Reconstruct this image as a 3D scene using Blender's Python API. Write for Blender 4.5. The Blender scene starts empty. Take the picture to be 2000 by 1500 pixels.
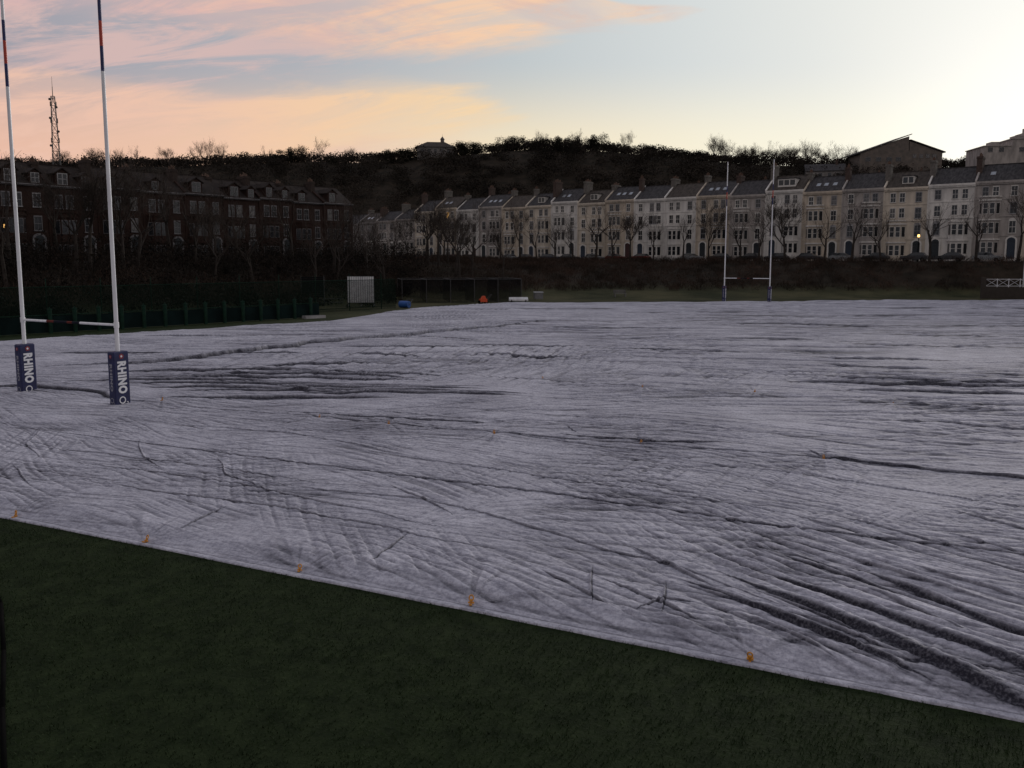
import bpy, bmesh, math, random
import numpy as np
from mathutils import Vector, Matrix
R = math.radians
random.seed(7); RNG = np.random.default_rng(7)
scene = bpy.context.scene
COL = scene.collection

# ------------------------------------------------------------------ materials
def new_mat(name):
    m = bpy.data.materials.new(name); m.use_nodes = True
    nt = m.node_tree
    return m, nt, nt.nodes["Principled BSDF"]

def mat(name, c1, c2=None, scale=4.0, rough=0.8, bump=0.0, bscale=None, detail=6, metal=0.0, stretch=(1,1,1), spec=0.3, emit=None, lo=0.35, hi=0.65):
    m, nt, b = new_mat(name)
    N, L = nt.nodes, nt.links
    if c2 is None: c2 = tuple(x*0.75 for x in c1)
    tc = N.new("ShaderNodeTexCoord"); mp = N.new("ShaderNodeMapping"); mp.inputs["Scale"].default_value = stretch
    L.new(tc.outputs["Object"], mp.inputs[0])
    nz = N.new("ShaderNodeTexNoise"); nz.inputs["Scale"].default_value = scale; nz.inputs["Detail"].default_value = detail
    L.new(mp.outputs[0], nz.inputs["Vector"])
    cr = N.new("ShaderNodeValToRGB")
    cr.color_ramp.elements[0].position = lo; cr.color_ramp.elements[0].color = (*c2, 1)
    cr.color_ramp.elements[1].position = hi; cr.color_ramp.elements[1].color = (*c1, 1)
    L.new(nz.outputs["Fac"], cr.inputs[0]); L.new(cr.outputs[0], b.inputs["Base Color"])
    b.inputs["Roughness"].default_value = rough; b.inputs["Metallic"].default_value = metal
    b.inputs["Specular IOR Level"].default_value = spec
    if bump > 0:
        n2 = N.new("ShaderNodeTexNoise"); n2.inputs["Scale"].default_value = bscale or scale*4; n2.inputs["Detail"].default_value = 5
        L.new(mp.outputs[0], n2.inputs["Vector"])
        bp = N.new("ShaderNodeBump"); bp.inputs["Strength"].default_value = bump; bp.inputs["Distance"].default_value = 0.02
        L.new(n2.outputs["Fac"], bp.inputs["Height"]); L.new(bp.outputs[0], b.inputs["Normal"])
    if emit:
        b.inputs["Emission Color"].default_value = (*emit[0], 1); b.inputs["Emission Strength"].default_value = emit[1]
    return m

M_navy = mat("navy_vinyl", (0.012,0.016,0.075), (0.008,0.01,0.05), 6, 0.5, spec=0.4)
M_white_ink = mat("white_print", (0.72,0.72,0.75), (0.62,0.62,0.66), 9, 0.6)
M_dim_ink = mat("grey_print", (0.26,0.26,0.30), (0.18,0.18,0.22), 9, 0.6)  # duller print for the narrow pad faces
M_red_ink = mat("red_print", (0.28,0.04,0.05), (0.2,0.03,0.035), 9, 0.6)
M_post = mat("white_post_paint", (0.74,0.74,0.77), (0.6,0.6,0.64), 2, 0.35, stretch=(4,4,.5))
M_postred = mat("red_post_paint", (0.42,0.05,0.03), (0.35,0.04,0.03), 4, 0.4)
M_postred2 = mat("dull_red_paint", (0.13,0.024,0.018), (0.08,0.016,0.014), 4, 0.7, spec=.1)
M_postnavy = mat("navy_post_paint", (0.02,0.025,0.11), (0.015,0.02,0.08), 4, 0.4)
M_postdark = mat("dark_navy_paint", (0.010,0.011,0.02), None, 4, 0.8, spec=.1)
M_orange = mat("orange_plastic", (0.60,0.27,0.03), (0.40,0.16,0.02), 20, 0.5)
M_greenpaint = mat("green_fence_padding", (0.010,0.031,0.021), (0.007,0.019,0.013), 3, 0.85, spec=.1)
M_whitewall = [mat("cream_render", (0.50,0.425,0.345), (0.31,0.265,0.22), .8, 0.9, stretch=(1,1,.35), detail=9),
               mat("white_render", (0.62,0.59,0.56), (0.42,0.40,0.385), .8, 0.9, stretch=(1,1,.35), detail=9),
               mat("grey_render", (0.36,0.325,0.305), (0.22,0.20,0.19), .8, 0.9, stretch=(1,1,.35), detail=9),
               mat("stone_render", (0.55,0.48,0.40), (0.37,0.325,0.275), .8, 0.9, stretch=(1,1,.35), detail=9),
               mat("dim_grey_render", (0.22,0.20,0.195), (0.14,0.13,0.125), .8, 0.9)]
M_trim = mat("white_trim", (0.58,0.55,0.52), (0.45,0.43,0.41), 2, 0.8)
M_trimdim = mat("dull_white_trim", (0.20,0.19,0.20), (0.07,0.067,0.07), .3, 0.8)  # darker, patchier version of the white trim
M_trimmid = mat("chalky_white_trim", (0.38,0.37,0.38), (0.12,0.115,0.12), .3, 0.8)
M_slate = mat("slate_roof", (0.064,0.060,0.062), (0.030,0.028,0.030), 1.2, 0.85, bump=.4, bscale=6, stretch=(3,1,1), spec=.12, detail=9)
M_slateb = mat("mossy_roof", (0.080,0.068,0.060), (0.040,0.034,0.031), 1.2, 0.9, bump=.4, bscale=6, stretch=(3,1,1), spec=.1, detail=9)
M_slate2 = mat("brown_tile_roof", (0.034,0.026,0.023), (0.019,0.015,0.014), 1.2, 0.9, bump=.4, bscale=6, spec=.1)
M_brickch = mat("chimney_brick", (0.075,0.050,0.042), (0.045,0.032,0.028), 3, 0.9)
M_brickchd = mat("sooty_chimney_brick", (0.042,0.028,0.023), (0.024,0.017,0.015), 3, 0.9)
M_renderch = mat("chimney_render", (0.14,0.125,0.115), (0.085,0.077,0.07), 3, 0.9)
M_pot = mat("terracotta_pot", (0.11,0.065,0.048), (0.075,0.045,0.034), 5, 0.9)
M_door = [mat("dark_door", (0.02,0.025,0.03), (0.012,0.015,0.02), 5, 0.4), mat("blue_door", (0.02,0.03,0.05), None, 5, 0.4), mat("red_door", (0.05,0.018,0.018), None, 5, 0.4)]
M_glass = mat("window_glass", (0.02,0.022,0.026), (0.01,0.011,0.013), 1.0, 0.12, spec=0.5)
M_glassl = mat("curtained_glass", (0.16,0.15,0.145), (0.04,0.04,0.042), 1.5, 0.2, spec=0.5)
M_lit = mat("lit_window", (0.5,0.33,0.12), (0.4,0.25,0.1), 3, 0.5, emit=((1,0.5,0.12),.35))
M_skylight = mat("skylight_glass", (0.24,0.25,0.28), (0.18,0.19,0.21), 3, 0.12, spec=0.6)  # pale colour stands in for sky reflected in the panes
M_bark = mat("bark", (0.046,0.038,0.034), (0.024,0.020,0.018), 3, 0.95, spec=.1)
M_twig = mat("twigs", (0.056,0.043,0.037), (0.030,0.025,0.022), 1, 0.95, spec=.1)
M_ever = mat("evergreen_foliage", (0.024,0.024,0.016), (0.011,0.011,0.008), .35, 0.95, spec=.05)
M_wood = mat("winter_woodland", (0.042,0.034,0.028), (0.015,0.013,0.011), .05, 0.95, detail=6, lo=.36, hi=.68, spec=.05)
M_scrub = mat("winter_scrub", (0.062,0.040,0.031), (0.018,0.014,0.011), .13, 0.95, detail=8, lo=.38, hi=.66, spec=.05)
M_hedge = mat("dark_hedge", (0.024,0.019,0.016), (0.009,0.008,0.007), .3, 0.95, spec=.05)
M_grass = mat("grass_blades", (0.022,0.036,0.014), (0.009,0.0155,0.006), 1.1, 0.9, detail=8, spec=.1)
M_steel = mat("galvanised_steel", (0.07,0.068,0.07), (0.04,0.04,0.042), 3, 0.7, metal=.2)
M_black = mat("black_rubber", (0.004,0.004,0.004), (0.003,0.003,0.003), 8, 0.95, spec=.02)
M_asphalt = mat("asphalt", (0.05,0.05,0.052), (0.035,0.035,0.037), 5, 0.9)
M_paving = mat("paving", (0.14,0.13,0.12), (0.09,0.085,0.08), 4, 0.9)
M_darkclad = mat("dark_cladding", (0.14,0.115,0.10), (0.09,0.078,0.07), .8, 0.8)
M_screen = mat("white_screen_slats", (0.60,0.60,0.62), (0.42,0.42,0.45), 2, 0.6)

def brick_mat():
    m, nt, b = new_mat("dark_brick"); N, L = nt.nodes, nt.links
    tc = N.new("ShaderNodeTexCoord"); mp = N.new("ShaderNodeMapping"); mp.inputs["Rotation"].default_value=(R(90),0,0)
    L.new(tc.outputs["Object"], mp.inputs[0])
    br = N.new("ShaderNodeTexBrick"); br.inputs["Scale"].default_value=4
    br.inputs["Color1"].default_value=(0.056,0.030,0.024,1); br.inputs["Color2"].default_value=(0.038,0.022,0.019,1); br.inputs["Mortar"].default_value=(0.042,0.034,0.031,1)
    br.inputs["Mortar Size"].default_value=.012
    L.new(mp.outputs[0], br.inputs["Vector"])
    nz = N.new("ShaderNodeTexNoise"); nz.inputs["Scale"].default_value=.5; nz.inputs["Detail"].default_value=6
    L.new(tc.outputs["Object"], nz.inputs["Vector"])
    mx = N.new("ShaderNodeMix"); mx.data_type='RGBA'; mx.blend_type='MULTIPLY'; mx.inputs[0].default_value=.7
    L.new(br.outputs["Color"], mx.inputs[6]); L.new(nz.outputs["Fac"], mx.inputs[7])
    L.new(mx.outputs[2], b.inputs["Base Color"]); b.inputs["Roughness"].default_value=.9; b.inputs["Specular IOR Level"].default_value=.1
    return m
M_brick = brick_mat()

def net_mat(name, col, dens):
    m, nt, b = new_mat(name); N, L = nt.nodes, nt.links
    b.inputs["Base Color"].default_value=(*col,1); b.inputs["Roughness"].default_value=.95; b.inputs["Specular IOR Level"].default_value=.05
    tc = N.new("ShaderNodeTexCoord"); nz = N.new("ShaderNodeTexNoise"); nz.inputs["Scale"].default_value=9; nz.inputs["Detail"].default_value=2
    L.new(tc.outputs["Object"], nz.inputs["Vector"])
    mr = N.new("ShaderNodeMapRange"); mr.inputs[1].default_value=.3; mr.inputs[2].default_value=.7; mr.inputs[3].default_value=dens-.2; mr.inputs[4].default_value=dens+.2
    L.new(nz.outputs["Fac"], mr.inputs[0]); L.new(mr.outputs[0], b.inputs["Alpha"])
    return m
M_net = net_mat("dark_green_netting", (0.005,0.013,0.009), .5)
M_netb = net_mat("black_netting", (0.005,0.005,0.006), .45)

# ------------------------------------------------------------------ mesh tools
class MB:
    def __init__(s): s.v=[]; s.f=[]; s.m=[]
    def add(s, vs, fs, m=0):
        o=len(s.v); s.v.extend([tuple(p) for p in vs]); s.f.extend([tuple(i+o for i in f) for f in fs]); s.m.extend([m]*len(fs)); return s
    def box(s,x0,x1,y0,y1,z0,z1,m=0):
        vs=[(x0,y0,z0),(x1,y0,z0),(x1,y1,z0),(x0,y1,z0),(x0,y0,z1),(x1,y0,z1),(x1,y1,z1),(x0,y1,z1)]
        return s.add(vs,[(0,3,2,1),(4,5,6,7),(0,1,5,4),(1,2,6,5),(2,3,7,6),(3,0,4,7)],m)
    def tube(s,p0,p1,r0,r1=None,n=8,m=0,cap=True):
        r1=r0 if r1 is None else r1
        p0=Vector(p0);p1=Vector(p1);d=(p1-p0)
        if d.length<1e-6: return s
        d.normalize(); a=Vector((0,0,1)) if abs(d.z)<.9 else Vector((1,0,0))
        u=d.cross(a).normalized(); w=d.cross(u)
        vs=[]
        for p,r in((p0,r0),(p1,r1)):
            for i in range(n):
                t=2*math.pi*i/n; vs.append(p+(u*math.cos(t)+w*math.sin(t))*r)
        fs=[(i,(i+1)%n,n+(i+1)%n,n+i) for i in range(n)]
        if cap: fs+= [tuple(range(n))[::-1], tuple(range(n,2*n))]
        return s.add(vs,fs,m)
    def _pr(s,A,B,m):
        n=len(A); fs=[(i,(i+1)%n,n+(i+1)%n,n+i) for i in range(n)]+[tuple(range(n))[::-1],tuple(range(n,2*n))]
        return s.add(A+B,fs,m)
    def prism_y(s,pts,y0,y1,m=0): return s._pr([(x,y0,z) for x,z in pts],[(x,y1,z) for x,z in pts],m)
    def prism_x(s,pts,x0,x1,m=0): return s._pr([(x0,y,z) for y,z in pts],[(x1,y,z) for y,z in pts],m)
    def prism_z(s,pts,z0,z1,m=0): return s._pr([(x,y,z0) for x,y in pts],[(x,y,z1) for x,y in pts],m)
    def mesh(s,name,mats,smooth=False):
        me=bpy.data.meshes.new(name); me.from_pydata(s.v,[],s.f)
        for k in mats: me.materials.append(k)
        me.polygons.foreach_set("material_index",s.m)
        if smooth: me.polygons.foreach_set("use_smooth",[True]*len(s.f))
        bm=bmesh.new(); bm.from_mesh(me); bmesh.ops.recalc_face_normals(bm,faces=bm.faces); bm.to_mesh(me); bm.free()
        me.update(); return me

def fast_mesh(name, V, F, mats, smooth=False):
    V=np.asarray(V,dtype=np.float32); F=np.asarray(F,dtype=np.int32)
    me=bpy.data.meshes.new(name); k=F.shape[1]
    me.vertices.add(len(V)); me.vertices.foreach_set("co",V.ravel())
    me.loops.add(F.size); me.loops.foreach_set("vertex_index",F.ravel())
    me.polygons.add(len(F)); me.polygons.foreach_set("loop_start",np.arange(0,F.size,k,dtype=np.int32))
    me.polygons.foreach_set("loop_total",np.full(len(F),k,dtype=np.int32))
    me.update(calc_edges=True)
    for m in mats: me.materials.append(m)
    if smooth: me.polygons.foreach_set("use_smooth",np.ones(len(F),dtype=bool))
    return me

def top(name,data,loc=(0,0,0),rot=0,label=None,cat=None,group=None,kind=None,scale=1):
    o=bpy.data.objects.new(name,data); COL.objects.link(o); o.location=loc; o.rotation_euler=(0,0,rot)
    o.scale=(scale,)*3 if not hasattr(scale,'__len__') else scale
    if label: o["label"]=label
    if cat: o["category"]=cat
    if group: o["group"]=group
    if kind: o["kind"]=kind
    if data is None: o.empty_display_size=.3
    return o
def part(name,data,parent,loc=(0,0,0),rot=(0,0,0),label=None,scale=(1,1,1)):
    o=bpy.data.objects.new(name,data); COL.objects.link(o); o.parent=parent; o.location=loc; o.rotation_euler=rot; o.scale=scale
    if label: o["label"]=label
    return o

# ------------------------------------------------------------------ noise
perm=np.random.default_rng(3).permutation(512).astype(np.int32)
gang=np.random.default_rng(4).random(512)*2*np.pi; GX=np.cos(gang).astype(np.float32); GY=np.sin(gang).astype(np.float32)
def perlin(x,y,seed=0):
    x=np.asarray(x)+seed*17.31; y=np.asarray(y)+seed*9.77
    xi=np.floor(x).astype(np.int32); yi=np.floor(y).astype(np.int32); xf=(x-xi).astype(np.float32); yf=(y-yi).astype(np.float32)
    def g(ix,iy,dx,dy):
        h=perm[(perm[ix&511]+iy)&511]; return GX[h]*dx+GY[h]*dy
    u=xf*xf*xf*(xf*(xf*6-15)+10); v=yf*yf*yf*(yf*(yf*6-15)+10)
    a=g(xi,yi,xf,yf); b=g(xi+1,yi,xf-1,yf); c=g(xi,yi+1,xf,yf-1); d=g(xi+1,yi+1,xf-1,yf-1)
    return (a+(b-a)*u+(c-a)*v+(a-b-c+d)*u*v)*1.5
def sstep(a,b,x):
    t=np.clip((x-a)/(b-a),0,1); return t*t*(3-2*t)

# ------------------------------------------------------------------ terrain
FAR=[(-110,-20.7),(-60,29.3),(-33.8,55.5),(-16,74),(-11,91.5),(0,105),(30,107),(67,112),(120,118),(180,124)]
VALLEY=[(-190,-60),(-85,80),(-27,152),(-22,223),(83,138),(150,86),(260,0),(260,-60)]
def seg_dist(x,y,a,b):
    ax,ay=a;bx,by=b; dx,dy=bx-ax,by-ay; t=np.clip(((x-ax)*dx+(y-ay)*dy)/(dx*dx+dy*dy),0,1)
    return np.hypot(x-ax-t*dx,y-ay-t*dy)
def inside(x,y,poly):
    c=np.zeros(x.shape,bool); n=len(poly)
    for i in range(n):
        x0,y0=poly[i];x1,y1=poly[(i+1)%n]
        if y0==y1: continue
        cond=((y0>y)!=(y1>y))&(x<(x1-x0)*(y-y0)/(y1-y0)+x0); c^=cond
    return c
PITCH=FAR+[(180,-60),(-110,-60)]
RX=[-400,-212,-140,-76,-38,-2,34,64,106,148,212,400]; RZ=[39,42,42,44,45.5,48.5,49,46.5,42,41.5,42,42]
def terrain(x,y):
    x=np.asarray(x,float); y=np.asarray(y,float)
    d1=np.min([seg_dist(x,y,FAR[i],FAR[i+1]) for i in range(len(FAR)-1)],axis=0); d1=np.where(inside(x,y,PITCH),0,d1)
    d2=np.min([seg_dist(x,y,VALLEY[i],VALLEY[i+1]) for i in range(6)],axis=0)
    ins=inside(x,y,VALLEY)
    a=np.maximum(d1-9,0); b=np.maximum(d2-13,0)
    w=np.where(ins, a/(a+b+1e-3), 1.0); w=np.where(ins&(b<=0),1,w)
    w=np.where(y<-55,0,w)
    z=5.0*sstep(0,1,w)
    rz=np.interp(x,RX,RZ)+perlin(x/35,y/35,5)*1.5
    z=z+np.where(~ins,(rz-5)*sstep(238,352,y),0)
    return z
gx=np.concatenate([-np.geomspace(3500,270,16),np.linspace(-262,262,330),np.geomspace(270,3500,16)])
gy=np.concatenate([-np.geomspace(1500,60,10),np.linspace(-55,380,290),np.geomspace(385,4000,18)])
X,Y=np.meshgrid(gx,gy); Z=terrain(X,Y)
nx,ny=len(gx),len(gy); idx=np.arange(nx*ny).reshape(ny,nx)
F=np.stack([idx[:-1,:-1],idx[:-1,1:],idx[1:,1:],idx[1:,:-1]],-1).reshape(-1,4)
def ground_mat():
    m,nt,b=new_mat("grass_ground"); N,L=nt.nodes,nt.links
    geo=N.new("ShaderNodeNewGeometry"); sp=N.new("ShaderNodeSeparateXYZ"); L.new(geo.outputs["Position"],sp.inputs[0])
    def noise(s,d):
        n=N.new("ShaderNodeTexNoise"); n.inputs["Scale"].default_value=s; n.inputs["Detail"].default_value=d; n.inputs["Roughness"].default_value=.68; L.new(geo.outputs["Position"],n.inputs["Vector"]); return n.outputs["Fac"]
    def ramp(f,e):
        r=N.new("ShaderNodeValToRGB"); r.color_ramp.elements[0].position=e[0][0]; r.color_ramp.elements[0].color=(*e[0][1],1)
        r.color_ramp.elements[1].position=e[1][0]; r.color_ramp.elements[1].color=(*e[1][1],1); L.new(f,r.inputs[0]); return r.outputs[0]
    g1=ramp(noise(2.6,12),[(.34,(0.0085,0.0140,0.0058)),(.68,(0.0215,0.0315,0.0130))])
    g2=ramp(noise(.12,8),[(.38,(0.024,0.027,0.014)),(.62,(0.066,0.062,0.034))])
    g3=ramp(noise(.3,8),[(.38,(0.015,0.013,0.010)),(.65,(0.038,0.029,0.022))])
    def mr(src,a,b_):
        n=N.new("ShaderNodeMapRange"); n.interpolation_type='SMOOTHSTEP'; n.inputs[1].default_value=a; n.inputs[2].default_value=b_; L.new(src,n.inputs[0]); return n.outputs[0]
    m1=N.new("ShaderNodeMix"); m1.data_type='RGBA'; L.new(mr(sp.outputs[1],60,100),m1.inputs[0]); L.new(g1,m1.inputs[6]); L.new(g2,m1.inputs[7])  # far grass painted paler for the grazing light on it
    m2=N.new("ShaderNodeMix"); m2.data_type='RGBA'; L.new(mr(sp.outputs[2],.4,1.9),m2.inputs[0]); L.new(m1.outputs[2],m2.inputs[6]); L.new(g3,m2.inputs[7])
    L.new(m2.outputs[2],b.inputs["Base Color"]); b.inputs["Roughness"].default_value=.95; b.inputs["Specular IOR Level"].default_value=.05
    bp=N.new("ShaderNodeBump"); bp.inputs["Distance"].default_value=.05; bp.inputs["Strength"].default_value=.9; L.new(noise(14,6),bp.inputs["Height"]); L.new(bp.outputs[0],b.inputs["Normal"])
    return m
M_ground=ground_mat()
top("ground",fast_mesh("ground",np.stack([X.ravel(),Y.ravel(),Z.ravel()],-1),F,[M_ground],True),label="dark winter grass pitch surround rising to scrubby bank and hill",cat="ground",kind="structure")
def tz(x,y): return float(terrain(np.array([x]),np.array([y]))[0])

# ------------------------------------------------------------------ pitch cover
phi=np.linspace(R(-43),R(43),1850); s_,c_=np.sin(phi),np.cos(phi)
rn=12.18/(c_+.472*s_)+perlin(phi*14,phi*0,2)*.022
rf=np.zeros_like(phi)
for i in range(len(FAR)-1):
    (x0,y0),(x1,y1)=FAR[i],FAR[i+1]
    a0,a1=math.atan2(x0,y0),math.atan2(x1,y1)
    k=(phi>=a0)&(phi<=a1)
    nxx,nyy=(y1-y0),-(x1-x0); rf[k]=((x0*nxx+y0*nyy)/(s_*nxx+c_*nyy))[k]
rows=1050
t=np.linspace(0,1,rows)[:,None]
r=1/((1/rn)[None,:]*(1-t)+(1/rf)[None,:]*t)
CX=r*s_[None,:]; CY=r*c_[None,:]
dr=r*r*((1/rn-1/rf)[None,:]/rows)
S=(CY+.472*CX-12.18)/1.106   # distance in from near edge
Hh=np.zeros_like(CX); shade_and_seams=np.zeros_like(CX)  # second field paints fold shade into the colour, plus seams and hem
wx=perlin(CX*.07,CY*.07,11)*1.3+perlin(CX*.35,CY*.35,12)*.08; wy=perlin(CX*.07,CY*.07,13)*1.3+perlin(CX*.35,CY*.35,14)*.08
flat=.62+.33*sstep(10,30,S)
def patch(sc,seed,a=-.1,b=.35): return sstep(a,b,perlin(CX/sc,CY/sc,seed))
def layer(ang,lam,Ln,amp,seed,mask,dk=.3,lo=.05,hi=.55):
    """taut cloth pleats: broad low crests with sharp valleys; the shade of the valleys is painted in"""
    global Hh,shade_and_seams
    k=mask>.01
    if not k.any(): return
    a=R(ang); X_,Y_=(CX+wx)[k],(CY+wy)[k]
    u=X_*math.cos(a)+Y_*math.sin(a); v=-X_*math.sin(a)+Y_*math.cos(a)
    n=perlin(u/Ln,v/lam,seed)+.25*perlin(u/Ln*1.6,v/lam*2.3,seed+300); mk=mask[k]/(1+(.42*dr[k]/lam)**2)
    c=sstep(lo,hi,n)*mk
    Hh[k]+=flat[k]*amp*(-.75*n*mk-.85*c); shade_and_seams[k]+=dk*1.2*sstep(.14,.56,n)*mk
corner=sstep(.5,5,CX)*(1-sstep(3.5,9,S))
layer(-57,.22,6.0,.060,21,corner*(.45+.55*patch(3,31,-.3,.2)),.48,.0,.55)
layer(-54,.12,4.5,.024,221,sstep(-1,4,CX)*(1-sstep(5,11,S))*(.5+.5*patch(2.4,231,-.2,.2)),.32)
layer(-48,.13,4.5,.026,22,patch(3.4,32,-.2,.3)*(1-sstep(7,14,S)),.30)
layer(-38,.11,4.0,.018,121,patch(3.0,131,-.2,.3)*(1-sstep(9,17,S)),.25)
layer(42,.12,2.6,.020,23,patch(3.4,33,.05,.4)*(1-sstep(9,14,S)),.12)
layer(-70,.14,3.0,.024,124,patch(3.4,134,.0,.35)*(1-sstep(5,9,S)),.15)
layer(-27,.14,7.0,.022,24,patch(5,34,-.3,.25)*(1-sstep(20,30,S)),.34)
layer(-20,.10,6.0,.012,324,patch(4,334,-.3,.25)*(1-sstep(14,24,S)),.25)
layer(-8,.16,6,.022,25,patch(4.5,35,-.2,.3)*sstep(1,4,S)*(1-sstep(34,46,S)),.30)
layer(8,.18,5,.024,125,patch(5,135,-.15,.3)*sstep(2,6,S)*(1-sstep(34,46,S)),.30)
layer(20,.28,7,.034,26,patch(6,36,-.05,.3)*sstep(8,14,S),.28)
layer(-24,.32,12,.042,27,patch(9,37,-.2,.3)*sstep(9,16,S),.36)
layer(2,.40,12,.052,28,patch(12,38,-.2,.25)*sstep(14,24,S),.46)
layer(-6,.65,18,.070,128,patch(15,138,-.2,.25)*sstep(22,34,S),.46)
layer(-14,.95,24,.085,29,patch(18,39,-.2,.25)*sstep(30,45,S),.46)
layer(6,1.5,32,.10,129,patch(30,139,-.25,.25)*sstep(45,60,S),.48)
hump=np.exp(-((CX+4)/13)**2-((CY-46-.3*CX)/6)**2)
Hh+=.16*hump
layer(74,.34,2.2,.075,30,hump,.5,.12,.6)
layer(62,.30,1.9,.055,130,np.exp(-((CX-4)/14)**2-((CY-38)/3)**2),.38,.12,.6)
layer(62,.20,1.7,.035,230,np.exp(-((CX-3)/6)**2-((CY-20)/2.2)**2),.22)
for k,(sc,am) in enumerate([(.20,.004),(.10,.002),(.6,.009)]):
    Hh+=perlin((CX+wx*.5)/sc,(CY+wy*.5)/sc/1.0,50+k)*am/(1+(1.5*dr/sc)**2)
Hh+=perlin(CX/6,CY/6,41)*.06+perlin(CX/18,CY/18,42)*.10
# packing creases: faint regular quilting on the far side
qm=sstep(10,18,CX)*sstep(30,38,CY)*(1-sstep(70,85,CY))
qx=(CX*.87-CY*.5)/1.7; qy=(CX*.5+CY*.87)/2.6
quilt=np.clip(np.sin(qx*2*np.pi)*.5+.5,0,1)*np.clip(np.sin(qy*2*np.pi)*.5+.5,0,1)
Hh+=.02*quilt*qm; shade_and_seams+=.12*(1-quilt)*qm
def line(pts,w,amp,dk=.5,seed=0,wob=.12):
    global Hh,shade_and_seams
    xs=[p[0] for p in pts]; ys=[p[1] for p in pts]; mg=max(1.0,w*6)+1
    k=(CX>min(xs)-mg)&(CX<max(xs)+mg)&(CY>min(ys)-mg)&(CY<max(ys)+mg)
    if not k.any(): return
    x,y,d_=CX[k],CY[k],dr[k]
    best=np.full(x.shape,1e9); al=np.zeros_like(x); sg=np.zeros_like(x)
    qx=x+perlin(x*.5,y*.5,60+seed)*wob; qy=y+perlin(x*.5,y*.5,80+seed)*wob
    tot=len(pts)-1
    for i in range(tot):
        (ax,ay),(bx,by)=pts[i],pts[i+1]; dx,dy=bx-ax,by-ay
        tt=np.clip(((qx-ax)*dx+(qy-ay)*dy)/(dx*dx+dy*dy),0,1); d=np.hypot(qx-ax-tt*dx,qy-ay-tt*dy)
        kk=d<best; sg=np.where(kk,np.sign((qx-ax)*dy-(qy-ay)*dx),sg); best=np.where(kk,d,best); al=np.where(kk,(i+tt)/tot,al)
    tp=sstep(0,.35,al)*(1-sstep(.65,1,al))
    ww=np.maximum(w*(.15+.85*tp),d_*.45)
    sd=best*np.where(sg==0,1,sg)
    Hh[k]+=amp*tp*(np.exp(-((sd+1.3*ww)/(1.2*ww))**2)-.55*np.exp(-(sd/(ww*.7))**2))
    shade_and_seams[k]+=dk*np.exp(-(best/(ww*.85))**2)*np.minimum(1,tp*4)
def strokes(lst,w,amp,dk,wob=.1):
    for i,pp in enumerate(lst): line(pp,w,amp,dk,i,wob)
# heavy folds pulled towards the corner
strokes([[(3.2,14.0),(4.6,12.2),(6.2,9.6),(7.0,8.2)],[(4.2,13.9),(5.4,12.2),(7.0,9.6),(7.9,8)]],.085,.085,1.25,.10)
strokes([[(5.7,14.2),(6.6,12.4),(8.1,9.3)],[(2.6,13.6),(3.9,12.0),(5.6,9.9)]],.055,.06,1.0,.10)
strokes([[(2.6,13.4),(3.9,12.1),(5.4,10.1)],[(5.2,15.5),(7.5,12)],[(4.2,15.6),(6.2,12.6)],[(7.5,15),(9.5,12)],[(6.5,17),(8.4,14.2)],[(1.4,13.6),(2.9,11.6)],[(8.8,17.5),(10.5,14.5)],[(3.2,12.2),(4.4,10.6)],[(4.1,12.2),(5.1,10.8)],
  [(4.9,14.8),(6.6,12.0)],[(5.5,13.2),(6.6,11.2)],[(6.8,14.2),(8.2,11.8)],[(3.8,13.2),(5.0,11.3)],[(8,16),(9.6,13.4)],[(5.6,17.2),(7.3,14.6)],[(2.0,15.2),(3.4,13.0)],[(.4,13.9),(1.6,12.2)]],.03,.035,.65,.10)
# short sharp creases
strokes([[(1.18,12.35),(1.45,14.1)],[(2.2,11.9),(2.55,13.4)],[(-2.5,14.15),(-1.95,15.9)],[(-6.6,16.0),(-6.0,17.8)],[(1.8,12.2),(2.4,12.6),(2.9,12.5)],
         [(1.7,26.2),(2.0,25)],[(8.0,22.6),(8.2,21.4)],[(-11,24.5),(-10,22.4),(-8.8,20.8)],[(-15,26.5),(-14,24),(-12.5,22)],[(-8.0,22.4),(-7,20.3),(-5.4,18.6)],
         [(-13,21.5),(-11.3,19.3)],[(-3,19.5),(-1,16.6)]],.016,.035,.85,.10)
# long thin seams and pull lines roughly parallel with the edge
strokes([[(-24,30.5),(-1.85,19.7),(9.03,14.3),(20,9)],[(-24,35.4),(-6.39,27.6),(8.14,21.6),(28,12.6)],[(-8,41),(5.4,34.5),(14,30.7),(38,19)]],.028,.035,.85,.05)
strokes([[(-9,20.8),(-2,18),(2.5,14.2),(5,11.4)],[(-6,24),(1.8,19.3),(8,15.6)],[(-12,32),(0,27),(12,23.5)],[(-4,30.5),(6,26),(18,21)],[(-14,23),(-6,19.2),(0,15.2)],[(-10,29.8),(-1,25.6),(7,20.4)],[(-13,27.5),(-6,24.6),(-1,21)],[(2,23),(8,19.4),(13,15.5)],[(-3,33),(5,30.6),(13,28.8)],[(-12,20.4),(-5,17.6),(1,14)],[(-16,24.5),(-9,21.8),(-3,18.6)]],.020,.030,.65,.14)
strokes([[(7,22),(9,21.2),(14,18.9),(22,15.6)],[(11,31.8),(17,29.4),(28,24)],[(16,31),(22,29),(30,27)],[(14,40),(24,38),(34,37)],[(-8.5,28.8),(-3,27.2),(1,26.6)],[(10,27.5),(14,26.6),(19,24)],[(1,25.2),(4,23.6),(7,23.3)]],.05,.055,1.1,.15)
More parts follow.
